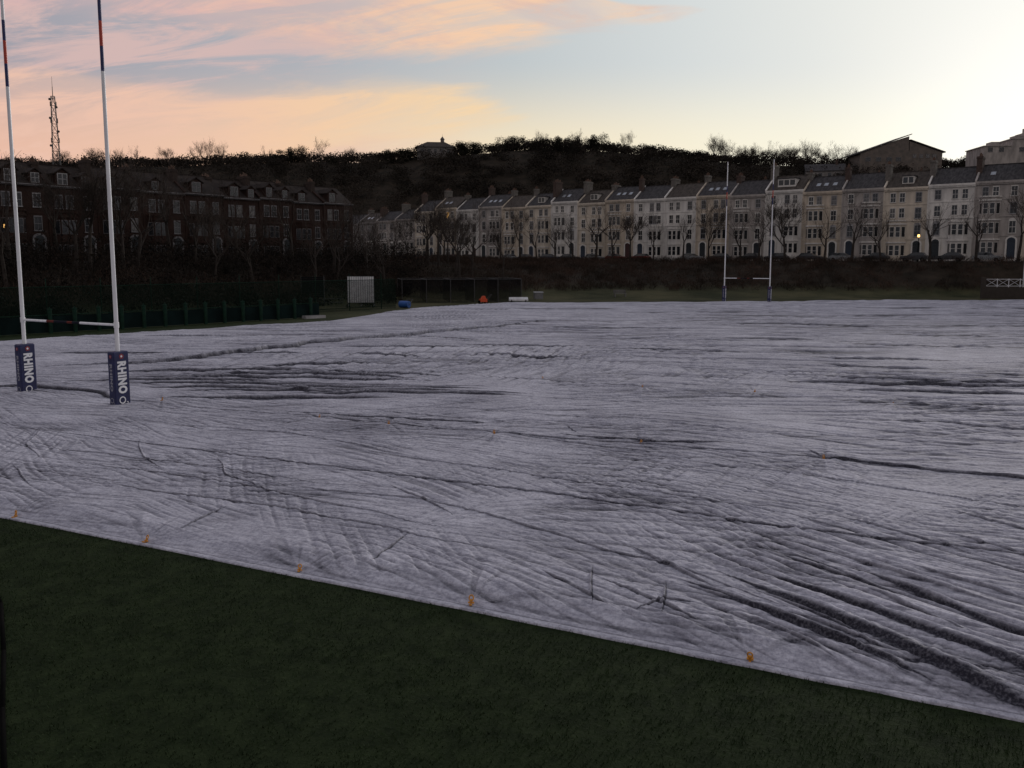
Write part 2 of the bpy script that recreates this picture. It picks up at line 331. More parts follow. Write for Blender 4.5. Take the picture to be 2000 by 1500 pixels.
# ridge line across the middle and long dark folds beyond the goal
strokes([[(-26,41),(-17.7,42.6),(-12.6,51),(-3.8,62.5),(7,78)]],.15,.24,.85,.5)
strokes([[(-19,36.5),(-10,37),(-2,36.2)],[(-18,35),(-9,35.2),(0,34.6)],[(-14.5,33.2),(-6,33.8),(2,32.6)],[(-22,38.5),(-12,39),(-6,38.2)],[(-14,31.4),(-8,31.9),(-4,31.6)],[(-24,34.2),(-19.6,34.0),(-16,32.6),(-13.8,31.0)],
   [(-20,35.6),(-13,36),(-8,35.7)],[(-12,34.4),(-7,34.6),(0,33.8)],[(-10,33),(-4,33),(1,32)],[(-14,38),(-8,38.4),(-2,37.6)],[(-13,40),(-6,41.5)],[(-6,52),(2,50),(6,51)],[(-3,46),(1,44),(4,44.5)],[(6,49),(14,47)],[(2,66),(14,64)],[(18,70),(28,67),(36,66)],[(-20,62),(-10,61)],[(-26,58),(-18,57)],[(20,52),(32,50)],[(30,80),(42,79),(55,76)],[(10,84),(24,82)],[(34,92),(62,88)],[(-5,88),(12,90)],[(22,60),(34,57),(44,57)],[(30,68),(48,64)],[(-2,72),(10,71)],
   [(-13,50),(-6,49),(0,50)],[(-9,45),(-4,43.8)],[(11,56),(20,55)],[(-8,57),(-2,56)],[(-16,47),(-11,46)],[(-26,47),(-18,46.5)],[(13,36),(20,34.5),(25,34.8)],[(12.5,38),(19,36),(24,35.6)],[(14,42),(22,39.5)],[(12,34),(17,33),(22,32)],[(15,45),(24,43)],[(10,36.5),(15,35.2),(21,34.2)],[(-16,34),(-10,34),(-5,33.2)],[(-17,37.4),(-9,37.8),(-3,37)]],.11,.11,1.15,.35)
PEGS=[(-14.1,19.0),(-10.4,17.2),(-7.0,15.62),(-3.68,14.1),(-.64,12.66),(3.21,10.84),(7.0,9.05),(-13.0,31),(-6.39,27.6),(-3.93,26.5),(-.54,25.1),(3.65,23.5),(8.14,21.6),(1.35,36.8),(5.4,34.5),(9.7,33.4),(14,30.7)]
for i,(px,py) in enumerate(PEGS):
    dx,dy=CX-px,CY-py; d=np.hypot(dx,dy); kk=d<4; d=d[kk]; th=np.arctan2(dy,dx)[kk]
    n=perlin(th*4.6+d*.1,d*.25,90+i)
    f=sstep(.08,.5,d)*np.exp(-(d/1.7)**2)
    rd=sstep(.05,.45,n)
    Hh[kk]+=-.024*rd*f+.010*n*f-.05*np.exp(-(d/.2)**2)+.05*np.exp(-(d/1.0)**2); shade_and_seams[kk]+=.32*rd*f
Hh=Hh+.17
Hh*=sstep(.05,.9,S)*.92+.08
hem=sstep(.10,.30,S); shade_and_seams*=hem
shade_and_seams+=.55*np.exp(-((S-.13)/.018)**2)      # stitched hem line
Hh+=.012*np.exp(-((S-.06)/.05)**2)
Hh=np.maximum(Hh,.010); Hh[0,:]=-.01
far_fade=np.clip((rf[None,:]-r)/2,0,1); Hh=Hh*far_fade+.01
cz=Hh
rr,cc=CX.shape; idx=np.arange(rr*cc).reshape(rr,cc)
F=np.stack([idx[:-1,:-1],idx[:-1,1:],idx[1:,1:],idx[1:,:-1]],-1).reshape(-1,4)
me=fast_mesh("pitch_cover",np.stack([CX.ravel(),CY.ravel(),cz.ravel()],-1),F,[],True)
at=me.attributes.new("shade_and_seams","FLOAT","POINT"); at.data.foreach_set("value",np.clip(shade_and_seams,0,1.0).ravel().astype(np.float32))
def cover_mat():
    m,nt,b=new_mat("fleece_cover"); N,L=nt.nodes,nt.links
    tc=N.new("ShaderNodeTexCoord")
    def noise(s,d,st=(1,1,1),rot=0,rgh=.65):
        mr=N.new("ShaderNodeMapping"); mr.inputs["Rotation"].default_value=(0,0,R(rot)); L.new(tc.outputs["Object"],mr.inputs[0])
        mp=N.new("ShaderNodeMapping"); mp.inputs["Scale"].default_value=st; L.new(mr.outputs[0],mp.inputs[0])
        n=N.new("ShaderNodeTexNoise"); n.inputs["Scale"].default_value=s; n.inputs["Detail"].default_value=d; n.inputs["Roughness"].default_value=rgh; L.new(mp.outputs[0],n.inputs["Vector"]); return n.outputs["Fac"]
    def ramp(f,e):
        r=N.new("ShaderNodeValToRGB"); r.color_ramp.elements[0].position=e[0][0]; r.color_ramp.elements[0].color=(*e[0][1],1)
        r.color_ramp.elements[1].position=e[1][0]; r.color_ramp.elements[1].color=(*e[1][1],1); L.new(f,r.inputs[0]); return r.outputs[0]
    def mul(a,b_,f):
        x=N.new("ShaderNodeMix"); x.data_type='RGBA'; x.blend_type='MULTIPLY'; x.inputs[0].default_value=f; L.new(a,x.inputs[6]); L.new(b_,x.inputs[7]); return x.outputs[2]
    base=ramp(noise(.28,10,(1,1,1),0,.7),[(.34,(0.365,0.358,0.415)),(.66,(0.545,0.535,0.605))])
    fine=ramp(noise(13,9,(1,1,1),0,.78),[(.40,(.45,.45,.48)),(.58,(1,1,1))])
    fine2=ramp(noise(2.0,11,(1,4.0,1),28,.76),[(.40,(.50,.50,.54)),(.55,(1,1,1))])
    c=mul(mul(base,fine,.72),fine2,.60)
    a=N.new("ShaderNodeAttribute"); a.attribute_name="shade_and_seams"
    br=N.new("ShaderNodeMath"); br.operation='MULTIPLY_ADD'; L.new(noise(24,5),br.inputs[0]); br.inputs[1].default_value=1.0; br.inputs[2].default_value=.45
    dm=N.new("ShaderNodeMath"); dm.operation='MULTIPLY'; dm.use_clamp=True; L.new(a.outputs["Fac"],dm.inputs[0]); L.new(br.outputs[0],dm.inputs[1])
    x=N.new("ShaderNodeMix"); x.data_type='RGBA'; L.new(dm.outputs[0],x.inputs[0]); L.new(c,x.inputs[6]); x.inputs[7].default_value=(0.021,0.020,0.029,1)  # dark mix colour imitates the shadow side of the wrinkles
    L.new(x.outputs[2],b.inputs["Base Color"]); b.inputs["Roughness"].default_value=.85; b.inputs["Specular IOR Level"].default_value=.12
    bp=N.new("ShaderNodeBump"); bp.inputs["Distance"].default_value=.007; bp.inputs["Strength"].default_value=.6; L.new(noise(26,6),bp.inputs["Height"]); L.new(bp.outputs[0],b.inputs["Normal"])
    return m
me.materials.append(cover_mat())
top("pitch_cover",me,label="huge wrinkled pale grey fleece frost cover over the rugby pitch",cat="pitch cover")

# pegs
def peg_mesh():
    b=MB(); b.tube((0,0,-.1),(0,0,.09),.008,n=6)
    pts=[]
    for i in range(13):
        a=-.6+ (math.pi+1.2)*i/12; pts.append((math.cos(a)*.034,0,.125+math.sin(a)*.045))
    for p,q in zip(pts,pts[1:]): b.tube(p,q,.011,n=6)
    b.box(-.045,.045,-.02,.02,.045,.07); b.box(-.016,.016,-.08,.0,.02,.04)
    b.box(-.026,.026,-.011,.011,.075,.11)
    return b.mesh("ground_peg",[M_orange])
pm=peg_mesh()
for i,(px,py) in enumerate(PEGS):
    j=np.argmin((CX-px)**2+(CY-py)**2); z=cz.ravel()[j]
    o=top("ground_peg",pm,(px,py,z-.02),random.uniform(-.8,.8),"small orange plastic peg pinning down the fleece cover","ground peg","pegs pinning the cover",scale=random.uniform(.85,1.05)*(1 if i<7 else .85))
    o.rotation_euler[0]=random.uniform(-.4,.4)

# grass blades along the uncovered strip
n=260000
bx=RNG.uniform(-14,14,n); by=RNG.uniform(4.5,19,n)
k=(by+.472*bx-12.18)/1.106<0.0; bx,by=bx[k],by[k]; n=len(bx)
pn=perlin(bx/.8,by/.8,71); k=RNG.random(n)<.7+.4*pn; bx,by=bx[k],by[k]; n=len(bx)
th=RNG.random(n)*2*np.pi; hh=RNG.uniform(.015,.050,n); wd=RNG.uniform(.004,.009,n); ln=RNG.uniform(-.03,.03,(n,2))
V=np.zeros((n,3,3)); V[:,0]=np.stack([bx-np.cos(th)*wd,by-np.sin(th)*wd,np.zeros(n)],-1); V[:,1]=np.stack([bx+np.cos(th)*wd,by+np.sin(th)*wd,np.zeros(n)],-1); V[:,2]=np.stack([bx+ln[:,0],by+ln[:,1],hh],-1)
top("grass",fast_mesh("grass",V.reshape(-1,3),np.arange(n*3).reshape(-1,3),[M_grass]),label="short dark green turf blades beside the cover",cat="grass",kind="stuff")
b=MB(); pts=[(-10.4,16.2),(-9.3,14.4),(-8.0,12.7),(-7.0,11.1),(-6.12,9.6),(-5.36,8.36),(-4.7,7.2)]
for (x0,y0),(x1,y1) in zip(pts,pts[1:]): b.tube((x0,y0,.03),(x1,y1,.03),.03,n=8)
top("cable",b.mesh("cable",[M_black],True),label="thick black cable lying across the dark grass",cat="cable")

# ------------------------------------------------------------------ goals
def text_flat(body,size,bold=0.0):
    cu=bpy.data.curves.new("txt","FONT"); cu.body=body; cu.size=size; cu.align_x='CENTER'; cu.align_y='CENTER'; cu.offset=bold; cu.resolution_u=3; cu.space_character=1.12
    o=bpy.data.objects.new("txt",cu); COL.objects.link(o); dg=bpy.context.evaluated_depsgraph_get(); dg.update()
    me=bpy.data.meshes.new_from_object(o.evaluated_get(dg)); vs=[tuple(v.co) for v in me.vertices]; fs=[tuple(p.vertices) for p in me.polygons]
    bpy.data.objects.remove(o); bpy.data.curves.remove(cu); bpy.data.meshes.remove(me); return vs,fs
def norm_text(T,w,h):
    xs=[p[0] for p in T[0]]; ys=[p[1] for p in T[0]]; cx,cy=(min(xs)+max(xs))/2,(min(ys)+max(ys))/2
    return [((p[0]-cx)*w/(max(xs)-min(xs)),(p[1]-cy)*h/(max(ys)-min(ys))) for p in T[0]],T[1]
T0=text_flat("RHINO",.40,.022); T20=text_flat("2",.13,.004)
PX,PY,PH=.18,.31,2.05    # half widths of the pad
def prints(half,dist,narrow):
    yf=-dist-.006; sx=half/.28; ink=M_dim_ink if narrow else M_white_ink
    TX=norm_text(T0,1.18 if not narrow else 1.0,.37 if not narrow else .14); T2=norm_text(T20,.07*sx,.11)
    l=MB(); l.add([(y,yf,1.10-x) for x,y in TX[0]],TX[1])
    g=MB(); nn=28; vs=[];fs=[]; sr=1 if not narrow else .72
    for i in range(nn):
        a=2*math.pi*i/nn
        for q in (.095*sr,.135*sr): vs.append((-.03*sx+math.cos(a)*q,yf,.27+math.sin(a)*q))
    for i in range(nn): j=(i+1)%nn; fs.append((2*i,2*i+1,2*j+1,2*j))
    g.add(vs,fs); s2=MB(); s2.add([(.155*sx+x,yf,.15+y) for x,y in T2[0]],T2[1])
    e=MB(); pts=[]
    for i in range(40):
        a=2*math.pi*i/40; q=(.078+.02*abs(math.cos(2.5*(a-math.pi/2))))*sr; pts.append((math.cos(a)*q,yf-.001,1.87+math.sin(a)*q))
    inner=[(math.cos(2*math.pi*i/40)*.04*sr,yf-.001,1.87+math.sin(2*math.pi*i/40)*.04*sr) for i in range(40)]
    e.add(pts+inner,[(i,(i+1)%40,40+(i+1)%40,40+i) for i in range(40)],0); e.add(inner,[tuple(range(40))],1)
    return l.mesh("lettering",[ink]),g.mesh("ring_logo",[ink]),s2.mesh("numeral",[ink]),e.mesh("emblem",[M_red_ink,ink])
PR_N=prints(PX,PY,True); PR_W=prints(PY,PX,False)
def pad_mesh():
    b=MB(); c=.03
    def ring(z,i): w,d=PX-i,PY-i; return [(-w+c,-d,z),(w-c,-d,z),(w,-d+c,z),(w,d-c,z),(w-c,d,z),(-w+c,d,z),(-w,d-c,z),(-w,-d+c,z)]
    zs=[(-.10,.02),(.05,0),(1.0,0),(PH-.04,0),(PH,.03)]
    vs=[];fs=[]
    for z,i in zs: vs+=ring(z,i)
    for k in range(len(zs)-1):
        for i in range(8): j=(i+1)%8; fs.append((8*k+i,8*k+j,8*k+8+j,8*k+8+i))
    fs.append(tuple(range(8))); fs.append(tuple(range(8*(len(zs)-1),8*len(zs))))
    b.add(vs,fs); return b.mesh("post_pad",[M_navy])
PAD=pad_mesh()
def upright_mesh():
    b=MB(); r=.074
    for z0,z1,m,q0,q1 in [(0,3.0,0,r,r),(3.0,11.9,0,r,.062),(11.9,12.75,2,.062,.061),(12.75,13.6,1,.061,.060),(13.6,14.35,2,.060,.059),(14.35,17.3,0,.059,.052)]:
        b.tube((0,0,z0),(0,0,z1),q0,q1,16,m)
    b.tube((0,0,2.9),(0,0,3.1),.092,.092,16,0); b.tube((0,0,7.4),(0,0,7.55),.074,.074,16,0)
    return b.mesh("upright",[M_post,M_postred,M_postnavy],False)
UPR=upright_mesh()
b=MB()
for a0,a1,m in [(-2.8,-1.25,0),(-1.25,-.8,1),(-.8,.0,2),(.0,.3,1),(.3,.75,2),(.75,2.8,0)]: b.tube((a0,0,3.0),(a1,0,3.0),.046,.046,12,m)
CRB=b.mesh("crossbar",[M_post,M_postred2,M_postdark])
def goal(c,ang,label):
    g=top("rugby_goal",None,(c[0],c[1],.03),ang,label,"rugby goalposts","rugby goals on the pitch")
    for sx in (-2.8,2.8):
        part("upright",UPR,g,(sx,0,0))
        p=part("post_pad",PAD,g,(sx,0,0),label="navy blue padding with white vertical lettering")
        for k in range(4):
            L_,G_,S_,E_=PR_N if k%2==0 else PR_W; rz=(0,0,k*math.pi/2)
            part("lettering",L_,p,rot=rz); part("ring_logo",G_,p,rot=rz); part("numeral",S_,p,rot=rz); part("emblem",E_,p,rot=rz,label="small red rose emblem")
    part("crossbar",CRB,g)
ga=R(-28.5); gc=(-14.32-2.8*math.cos(ga),30.5-2.8*math.sin(ga))
goal(gc,ga,"tall white goalposts with navy lettered pads standing on the cover")
goal((29.1,105.0),R(-30),"distant white goalposts with navy pads near the scrub bank")

# ------------------------------------------------------------------ houses
MC={}
def window_mesh(w,h,kind=0,frame=None,arch=False):
    key=("win",w,h,kind,frame.name if frame else "",arch)
    if key in MC: return MC[key]
    b=MB(); f=.09; y0,y1=-.07,.05
    b.box(-w/2-f,-w/2,y0,y1,0,h); b.box(w/2,w/2+f,y0,y1,0,h); b.box(-w/2-f,w/2+f,y0-.004,y1,h,h+.16); b.box(-w/2-f-.05,w/2+f+.05,y0-.08,y1,-.12,0)
    b.box(-w/2,w/2,-.035,-.01,h*.5-.035,h*.5+.035); b.box(-.02,.02,-.03,-.01,0,h*.5-.035)
    b.box(-.02,.02,-.03,-.01,h*.5+.035,h)
    b.add([(-w/2,-.008,0),(w/2,-.008,0),(w/2,-.008,h),(-w/2,-.008,h)],[(0,1,2,3)],1)
    if arch:
        pts=[(math.cos(math.pi*i/8)*(w/2+f),h+.162+math.sin(math.pi*i/8)*(w*.35)) for i in range(9)]
        b.prism_y(pts,y0,y1,0)
    g={0:M_glass,1:M_glassl,2:M_lit}[kind]
    MC[key]=b.mesh("window",[frame or M_trim,g]); return MC[key]
def chimney_mesh(h,mt,key):
    if key in MC: return MC[key]
    b=MB(); b.box(-.42,.42,-1.1,1.1,0,h,0); b.box(-.5,.5,-1.18,1.18,h-.35,h-.1,0); b.box(-.46,.46,-1.14,1.14,h-.1,h+.05,0)
    for i in range(5): y=-.85+i*.42; b.tube((0,y,h+.05),(0,y,h+.4+.16*((i*7)%3)),.13,.10,8,1)
    MC[key]=b.mesh("chimney",[mt,M_pot]); return MC[key]
W=7.15; WH=12.7; RH=3.0
def white_wall(ti):
    key=("wwall",ti)
    if key in MC: return MC[key]
    b=MB(); b.box(0,W,0,9,-1.5,WH)
    for z,p in ((3.75,.10),(6.95,.12),(9.75,.08)): b.box(.003,W-.003,-p,.05,z,z+.22)
    b.box(.003,W-.003,-.35,.05,WH-.25,WH+.10); b.box(.003,W-.003,-.22,.05,WH-.5,WH-.252)
    for i in range(12): x=.4+i*(W-.8)/11; b.box(x-.07,x+.07,-.32,.02,WH-.49,WH-.251)
    b.box(-.12,.12,-.09,.04,-.5,WH-.5)
    b.prism_x([(-.2,WH),(4.5,WH+RH),(9.2,WH),(9.2,WH+.3),(4.5,WH+RH+.32),(-.2,WH+.3)],-.14,.14)
    MC[key]=b.mesh("wall",[M_whitewall[ti]]); return MC[key]
def bay_mesh(ti,st,mt=None):
    key=("bay",ti,st,mt.name if mt else "")
    if key in MC: return MC[key]
    b=MB(); fl=3.2; top_=st*fl+.55
    P=[(-1.55,.02),(-.95,-.95),(.95,-.95),(1.55,.02)]
    b.prism_z(P,-1.2,top_,0)
    P2=[(-1.7,.03),(-1.05,-1.1),(1.05,-1.1),(1.7,.03)]
    for s in range(st): b.prism_z(P2,s*fl+3.15,s*fl+3.4,1 if mt is None else 0)
    b.prism_z(P2,top_,top_+.22,1 if mt is None else 0)
    for s in range(st):
        z0=s*fl+1.0; z1=s*fl+2.85
        for x in (-.48,.48): 
            b.box(x-.40,x+.40,-.99,-.96,z0,z1,1); b.box(x-.32,x+.32,-1.0,-.97,z0+.08,z1-.08,2)
            b.box(x-.32,x+.32,-1.01,-.98,(z0+z1)/2-.03,(z0+z1)/2+.03,1)
        for sg in (-1,1):
            a=Vector((sg*.95,-.95,0)); c=Vector((sg*1.55,.02,0)); d=(c-a).normalized(); nrm=Vector((d.y,-d.x,0)); 
            if nrm.y>0: nrm=-nrm
            for (t0,t1,off,m,e) in ((.12,.98,.025,1,0),(.2,.9,.04,2,.08)):
                p=a+d*t0+nrm*off; q=a+d*t1+nrm*off
                b.add([(p.x,p.y,z0+e),(q.x,q.y,z0+e),(q.x,q.y,z1-e),(p.x,p.y,z1-e)],[(0,1,2,3)],m)
    MC[key]=b.mesh("bay_window",[mt or M_whitewall[ti],M_trim if mt is None else M_trimdim,M_glass]); return MC[key]
def roof_mesh(w,h,d,mt,key,over=.3,inset=.14):
    if key in MC: return MC[key]
    b=MB(); s=h/(d/2)
    b.prism_x([(-over,-over*s+.02),(d/2,h),(d+over,-over*s+.02),(d+over,-over*s+.14),(d/2,h+.13),(-over,-over*s+.14)],inset,w-inset)
    b.box(inset+.01,w-inset-.01,d/2-.12,d/2+.12,h+.10,h+.22)
    MC[key]=b.mesh("roof",[mt]); return MC[key]
def door_mesh(di):
    key=("door",di)
    if key in MC: return MC[key]
    b=MB(); b.box(-.85,-.6,-.22,.04,-.3,2.75,0); b.box(.6,.85,-.22,.04,-.3,2.75,0)
    pts=[(math.cos(math.pi*i/10)*.85,2.75+math.sin(math.pi*i/10)*.75) for i in range(11)]; b.prism_y(pts,-.22,.04,0)
    pts=[(math.cos(math.pi*i/10)*.6,2.75+math.sin(math.pi*i/10)*.5) for i in range(11)]; b.prism_y(pts,-.235,-.2,1)
    b.box(-.6,.6,-.12,.03,-.2,2.75,1); b.box(-.42,-.06,-.14,-.12,.2,1.1,1); b.box(.06,.42,-.14,-.12,.2,1.1,1)
    for i in range(3): b.box(-.9,.9,-.5-.3*i,-.2-.3*i+.001,-1.2,-.25-.2*i,0)
    MC[key]=b.mesh("door",[M_trim if di<3 else M_trimdim,M_door[di%3]]); return MC[key]
def dormer_mesh(style):
    key=("dormer",style)
    if key in MC: return MC[key]
    b=MB()
    if style=="flat":
        b.box(-.95,.95,0,2.6,0,1.5,0); b.box(-1.1,1.1,-.15,2.7,1.5,1.62,1); 
        for x in (-.45,.45): b.box(x-.36,x+.36,-.03,.01,.35,1.3,2)
        mats=[M_trim,M_slate,M_glass]
    elif style=="wide":
        b.box(-1.7,1.7,0,2.8,0,1.7,0); b.box(-1.85,1.85,-.15,2.9,1.7,1.85,1)
        for x in (-1.1,0,1.1): b.box(x-.45,x+.45,-.03,.01,.5,1.45,2)
        mats=[M_trim,M_slate,M_glass]
    else:
        b.prism_y([(-.9,0),(.9,0),(.9,1.55),(0,2.1),(-.9,1.55)],0,3.2,0)
        b.prism_y([(-1.1,1.45),(0,2.2),(1.1,1.45),(1.1,1.6),(0,2.36),(-1.1,1.6)],-.18,3.3,1)
        b.box(-.66,.66,-.05,.01,.12,1.62,2)
        for x in (-.3,.3): 
            for z in (.22,.92): b.box(x-.22,x+.22,-.07,-.03,z,z+.58,3)
        mats=[M_brick,M_slate2,M_trimmid if style=="gable" else M_trimdim,M_glass]
    MC[key]=b.mesh("dormer",mats); return MC[key]
def skylight_mesh():
    if "sky" in MC: return MC["sky"]
    b=MB(); b.box(-.42,.42,-.55,.55,0,.09,0); b.box(-.35,.35,-.48,.48,.09,.11,1); MC["sky"]=b.mesh("skylight",[M_trimdim,M_skylight]); return MC["sky"]
TA=math.atan2(-.609,.793)
tint_words=["cream","white","grey","pale stone","dim grey"]
def white_house(loc,i,lit=False,ti=None,hs=1.0):
    rr_=random.Random(100+i)
    if ti is None: ti=[3,0,1,2,0,3,1,3,0,1,1,0,2,1,0,2,3,1,2,3,0,1,0][i%23]
    feat=["skylights","wide dormer","skylights","plain","flat dormer"][[3,0,3,0,3,4,0,4,0,3,3,0,3,1,0,3,4,3,0,1,3][i%21]]
    h=top("terraced_house",None,loc,TA,"%s rendered terraced house with bay window and %s"%(tint_words[ti],{"plain":"plain slate roof","skylights":"roof skylights","wide dormer":"wide roof dormer","flat dormer":"small dormer"}[feat]),"terraced house","pale terrace above the bank",scale=(1,1,hs))
    part("wall",white_wall(ti),h)
    rsc=rr_.choice([.85,1,1.15,1.15])
    rf_=part("roof",roof_mesh(W,RH,9,M_slateb,"wroofb") if i%3==1 else roof_mesh(W,RH,9,M_slate,"wroof"),h,(0,0,WH))
    part("chimney",chimney_mesh(4.0 if i%2 else 3.4,M_renderch if i%3 else M_brickch,("ch",i%2,i%3>0)),rf_,(0,4.2+rr_.uniform(-1.8,1.0),.7+rr_.uniform(-.6,.7)),scale=(1,rr_.choice([.5,.7,1,1.15]),1))
    if rsc>1: part("chimney",chimney_mesh(3.4,M_brickch,("ch",0,False)),rf_,(W*.62,6.4,-.2+rr_.uniform(-.4,.5)),scale=(.8,.5,1))
    mir=(i%2==0); bxp=2.25 if mir else W-2.25; dxp=W-1.5 if mir else 1.5
    part("bay_window",bay_mesh(ti,2 if rr_.random()<.6 else 3),h,(bxp,0,0))
    part("door",door_mesh(rr_.choice([0,0,1,2])),h,(dxp,0,.3))
    wins=[(dxp,4.3,.9,1.9)]
    wins+= [(dxp,7.45,.9,1.7)]+[(bxp+dx,7.6,.8,1.6) for dx in ((-.75,.75) if i%3 else (-.95,0,.95))]
    wins+= [(dxp,10.3,.85,1.5)]+[(bxp+dx,10.3,.8,1.5) for dx in (-.75,.75)]
    for n,(x,z,w,hh) in enumerate(wins):
        kd=2 if (lit and n==lit-1) else (1 if rr_.random()<.25 else 0)
        part("window",window_mesh(w,hh,kd,None if rr_.random()<.6 and ti!=4 else M_trimmid,arch=(z<5)),h,(x,0,z),label="window glowing with warm lamp light" if kd==2 else None)
    sl=RH/4.5; pa=math.atan(sl)
    if feat=="skylights":
        for x in (2.2,3.6,5.2)[:rr_.choice([1,2,3])]: part("skylight",skylight_mesh(),h,(x,1.9,WH+1.9*sl+.15),(pa,0,0))
    elif feat!="plain":
        part("dormer",dormer_mesh("wide" if feat[0]=="w" else "flat"),h,(W/2,1.0,WH+.6))
    return h
jit=random.Random(8)
for i in range(23):
    s=i*W
    white_house((-25+.793*s,221-.609*s,4.9+.03*i+jit.uniform(-.4,.4)),i,lit={1:6}.get(i,False))
for i in range(1,5):
    s=-i*W
    white_house((-25+.793*s,221-.609*s,4.5-.25*i),i+40,ti=2 if i<3 else 4,hs=.90)  # dim tint puts the shadow on the leftmost houses into their colour
# brick terrace
BW=6.4; BH=9.8; BA=math.atan2(70,56)
def brick_wall():
    b=MB(); b.box(0,BW,0,9,-1.5,BH)
    for z in (3.1,6.1): b.box(.003,BW-.003,-.06,.04,z,z+.18,0)
    b.box(.003,BW-.003,-.3,.04,BH-.2,BH+.06,1); b.box(-.1,.1,-.14,.03,-1,BH-.2,0)
    b.prism_x([(-.1,BH),(4.5,BH+3.0),(9.1,BH),(9.1,BH+.3),(4.5,BH+3.3),(-.1,BH+.3)],-.15,.15,0)
    return b.mesh("wall",[M_brick,M_trimdim])
BWALL=brick_wall()
for i in range(19):
    s=-5+ (i-4)*BW
    dx,dy=.6247,.7809
    rr_=random.Random(i+40)
    h=top("terraced_house",None,(-85+dx*s,80+dy*s,5.1+max(0,9-i)*.13+rr_.uniform(-.15,.15)),BA,"dark red brick terraced house with white sash windows and gabled dormers","terraced house","dark brick terrace behind bare trees")
    part("wall",BWALL,h); rf_=part("roof",roof_mesh(BW,3.0,9,M_slate2,"broof",inset=.003),h,(0,0,BH))
    part("chimney",chimney_mesh(3.4,M_brickchd,("bch")),rf_,(0,3.6+rr_.uniform(-.5,1.2),.2+rr_.uniform(-.5,.4)),scale=(1,rr_.choice([.6,.8,1]),1))
    part("bay_window",bay_mesh(0,2,M_brick),h,(2.0,0,-.6)); part("door",door_mesh(3),h,(5.0,0,.1))
    for (x,z,w,hh) in [(1.3,7.0,.85,1.6),(2.7,7.0,.85,1.6),(5.0,7.0,.85,1.6),(5.0,4.0,.85,1.7)]:
        fr=M_trimmid if (i<12 and rr_.random()<.45) else M_trimdim
        part("window",window_mesh(w,hh,1 if rr_.random()<.2 else 0,fr),h,(x,0,z))
    part("dormer",dormer_mesh("gable" if i<13 and rr_.random()<.7 else "gable_dim"),h,(2.0,.15,BH+.15),scale=(rr_.choice([.85,1,1.1]),1,rr_.choice([.85,1])))
    if rr_.random()<.7: part("dormer",dormer_mesh("gable" if rr_.random()<.5 and i<13 else "gable_dim"),h,(5.0,.15,BH+.15),scale=(.8,1,.85))

def strip(off0,off1,z):
    pl=VALLEY[0:6]
    vs=[];fs=[]
    P=[Vector(p) for p in pl]
    for i,p in enumerate(P):
        d0=(P[i]-P[i-1]).normalized() if i>0 else (P[1]-P[0]).normalized(); d1=(P[i+1]-P[i]).normalized() if i<len(P)-1 else d0
        n=Vector(((d0+d1).y,-(d0+d1).x)); n.normalize(); k=1/max(.5,n.dot(Vector((d0.y,-d0.x))))
        vs.append((p.x+n.x*off0*k,p.y+n.y*off0*k,z)); vs.append((p.x+n.x*off1*k,p.y+n.y*off1*k,z))
    for i in range(len(P)-1): fs.append((2*i,2*i+1,2*i+3,2*i+2))
    return vs,fs
v_,f_=strip(3.2,10.5,5.02); b=MB(); b.add(v_,f_); top("road",b.mesh("road",[M_asphalt]),label="narrow asphalt street in front of the terraces",cat="road",kind="structure")
v_,f_=strip(1.2,3.2,5.14); b=MB(); b.add(v_,f_)
kv=[]
for a_ in range(0,len(v_),2):
    kv.append((v_[a_+1][0],v_[a_+1][1],5.0)); kv.append((v_[a_+1][0],v_[a_+1][1],5.14))
b.add(kv,[(2*i,2*i+1,2*i+3,2*i+2) for i in range(len(kv)//2-1)])
top("pavement",b.mesh("pavement",[M_paving]),label="paved footway with kerb beside the street",cat="pavement",kind="structure")

# ------------------------------------------------------------------ cars
def car_meshes(col,name):
    m=mat(name,col,tuple(c*.8 for c in col),3,.3,spec=.5)
    b=MB(); prof=[(-2.1,.3),(2.1,.3),(2.12,.62),(1.95,.85),(1.15,.95),(-1.75,1.0),(-2.08,.8)]
    b.prism_y(prof,-.84,.84); b.prism_y([(-1.35,1.42),(-1.2,1.47),(.15,1.47),(.3,1.40)],-.6,.6); 
    g=MB(); vs=[(-1.72,-.8,.98),(1.1,-.8,.94),(1.1,.8,.94),(-1.72,.8,.98),(-1.35,-.62,1.43),(.3,-.62,1.41),(.3,.62,1.41),(-1.35,.62,1.43)]
    g.add(vs,[(0,3,2,1),(4,5,6,7),(0,1,5,4),(1,2,6,5),(2,3,7,6),(3,0,4,7)])
    return b.mesh("body",[m]),g.mesh("window",[M_glass])
w=MB(); w.tube((0,-.1,0),(0,.1,0),.31,.31,16,0); w.tube((0,-.105,0),(0,.105,0),.18,.18,12,1); WHEEL=w.mesh("wheel",[M_black,M_steel])
CARS=[(*car_meshes(c,n+"_car_paint"),n) for c,n in [((.02,.02,.025),"black"),((.2,.21,.22),"silver"),((.12,.012,.01),"red"),((.02,.03,.06),"dark blue"),((.35,.35,.35),"white")]]
rc=random.Random(5)
for i in range(24):
    s=4+i*5.6+rc.uniform(-.4,.4)
    if i in (5,13): continue
    bm_,gm_,nm=CARS[rc.choice([0,0,1,2,3,0,4,3])]
    c=top("parked_car",None,(-25+.793*s-.609*9.3,221-.609*s-.793*9.3,5.02),TA+rc.choice([0,math.pi]),"%s hatchback car parked along the terrace street"%nm,"car","cars parked along the street")
    part("body",bm_,c); part("window",gm_,c)
    for x in (-1.3,1.3):
        for y in (-.78,.78): part("wheel",WHEEL,c,(x,y,.31))

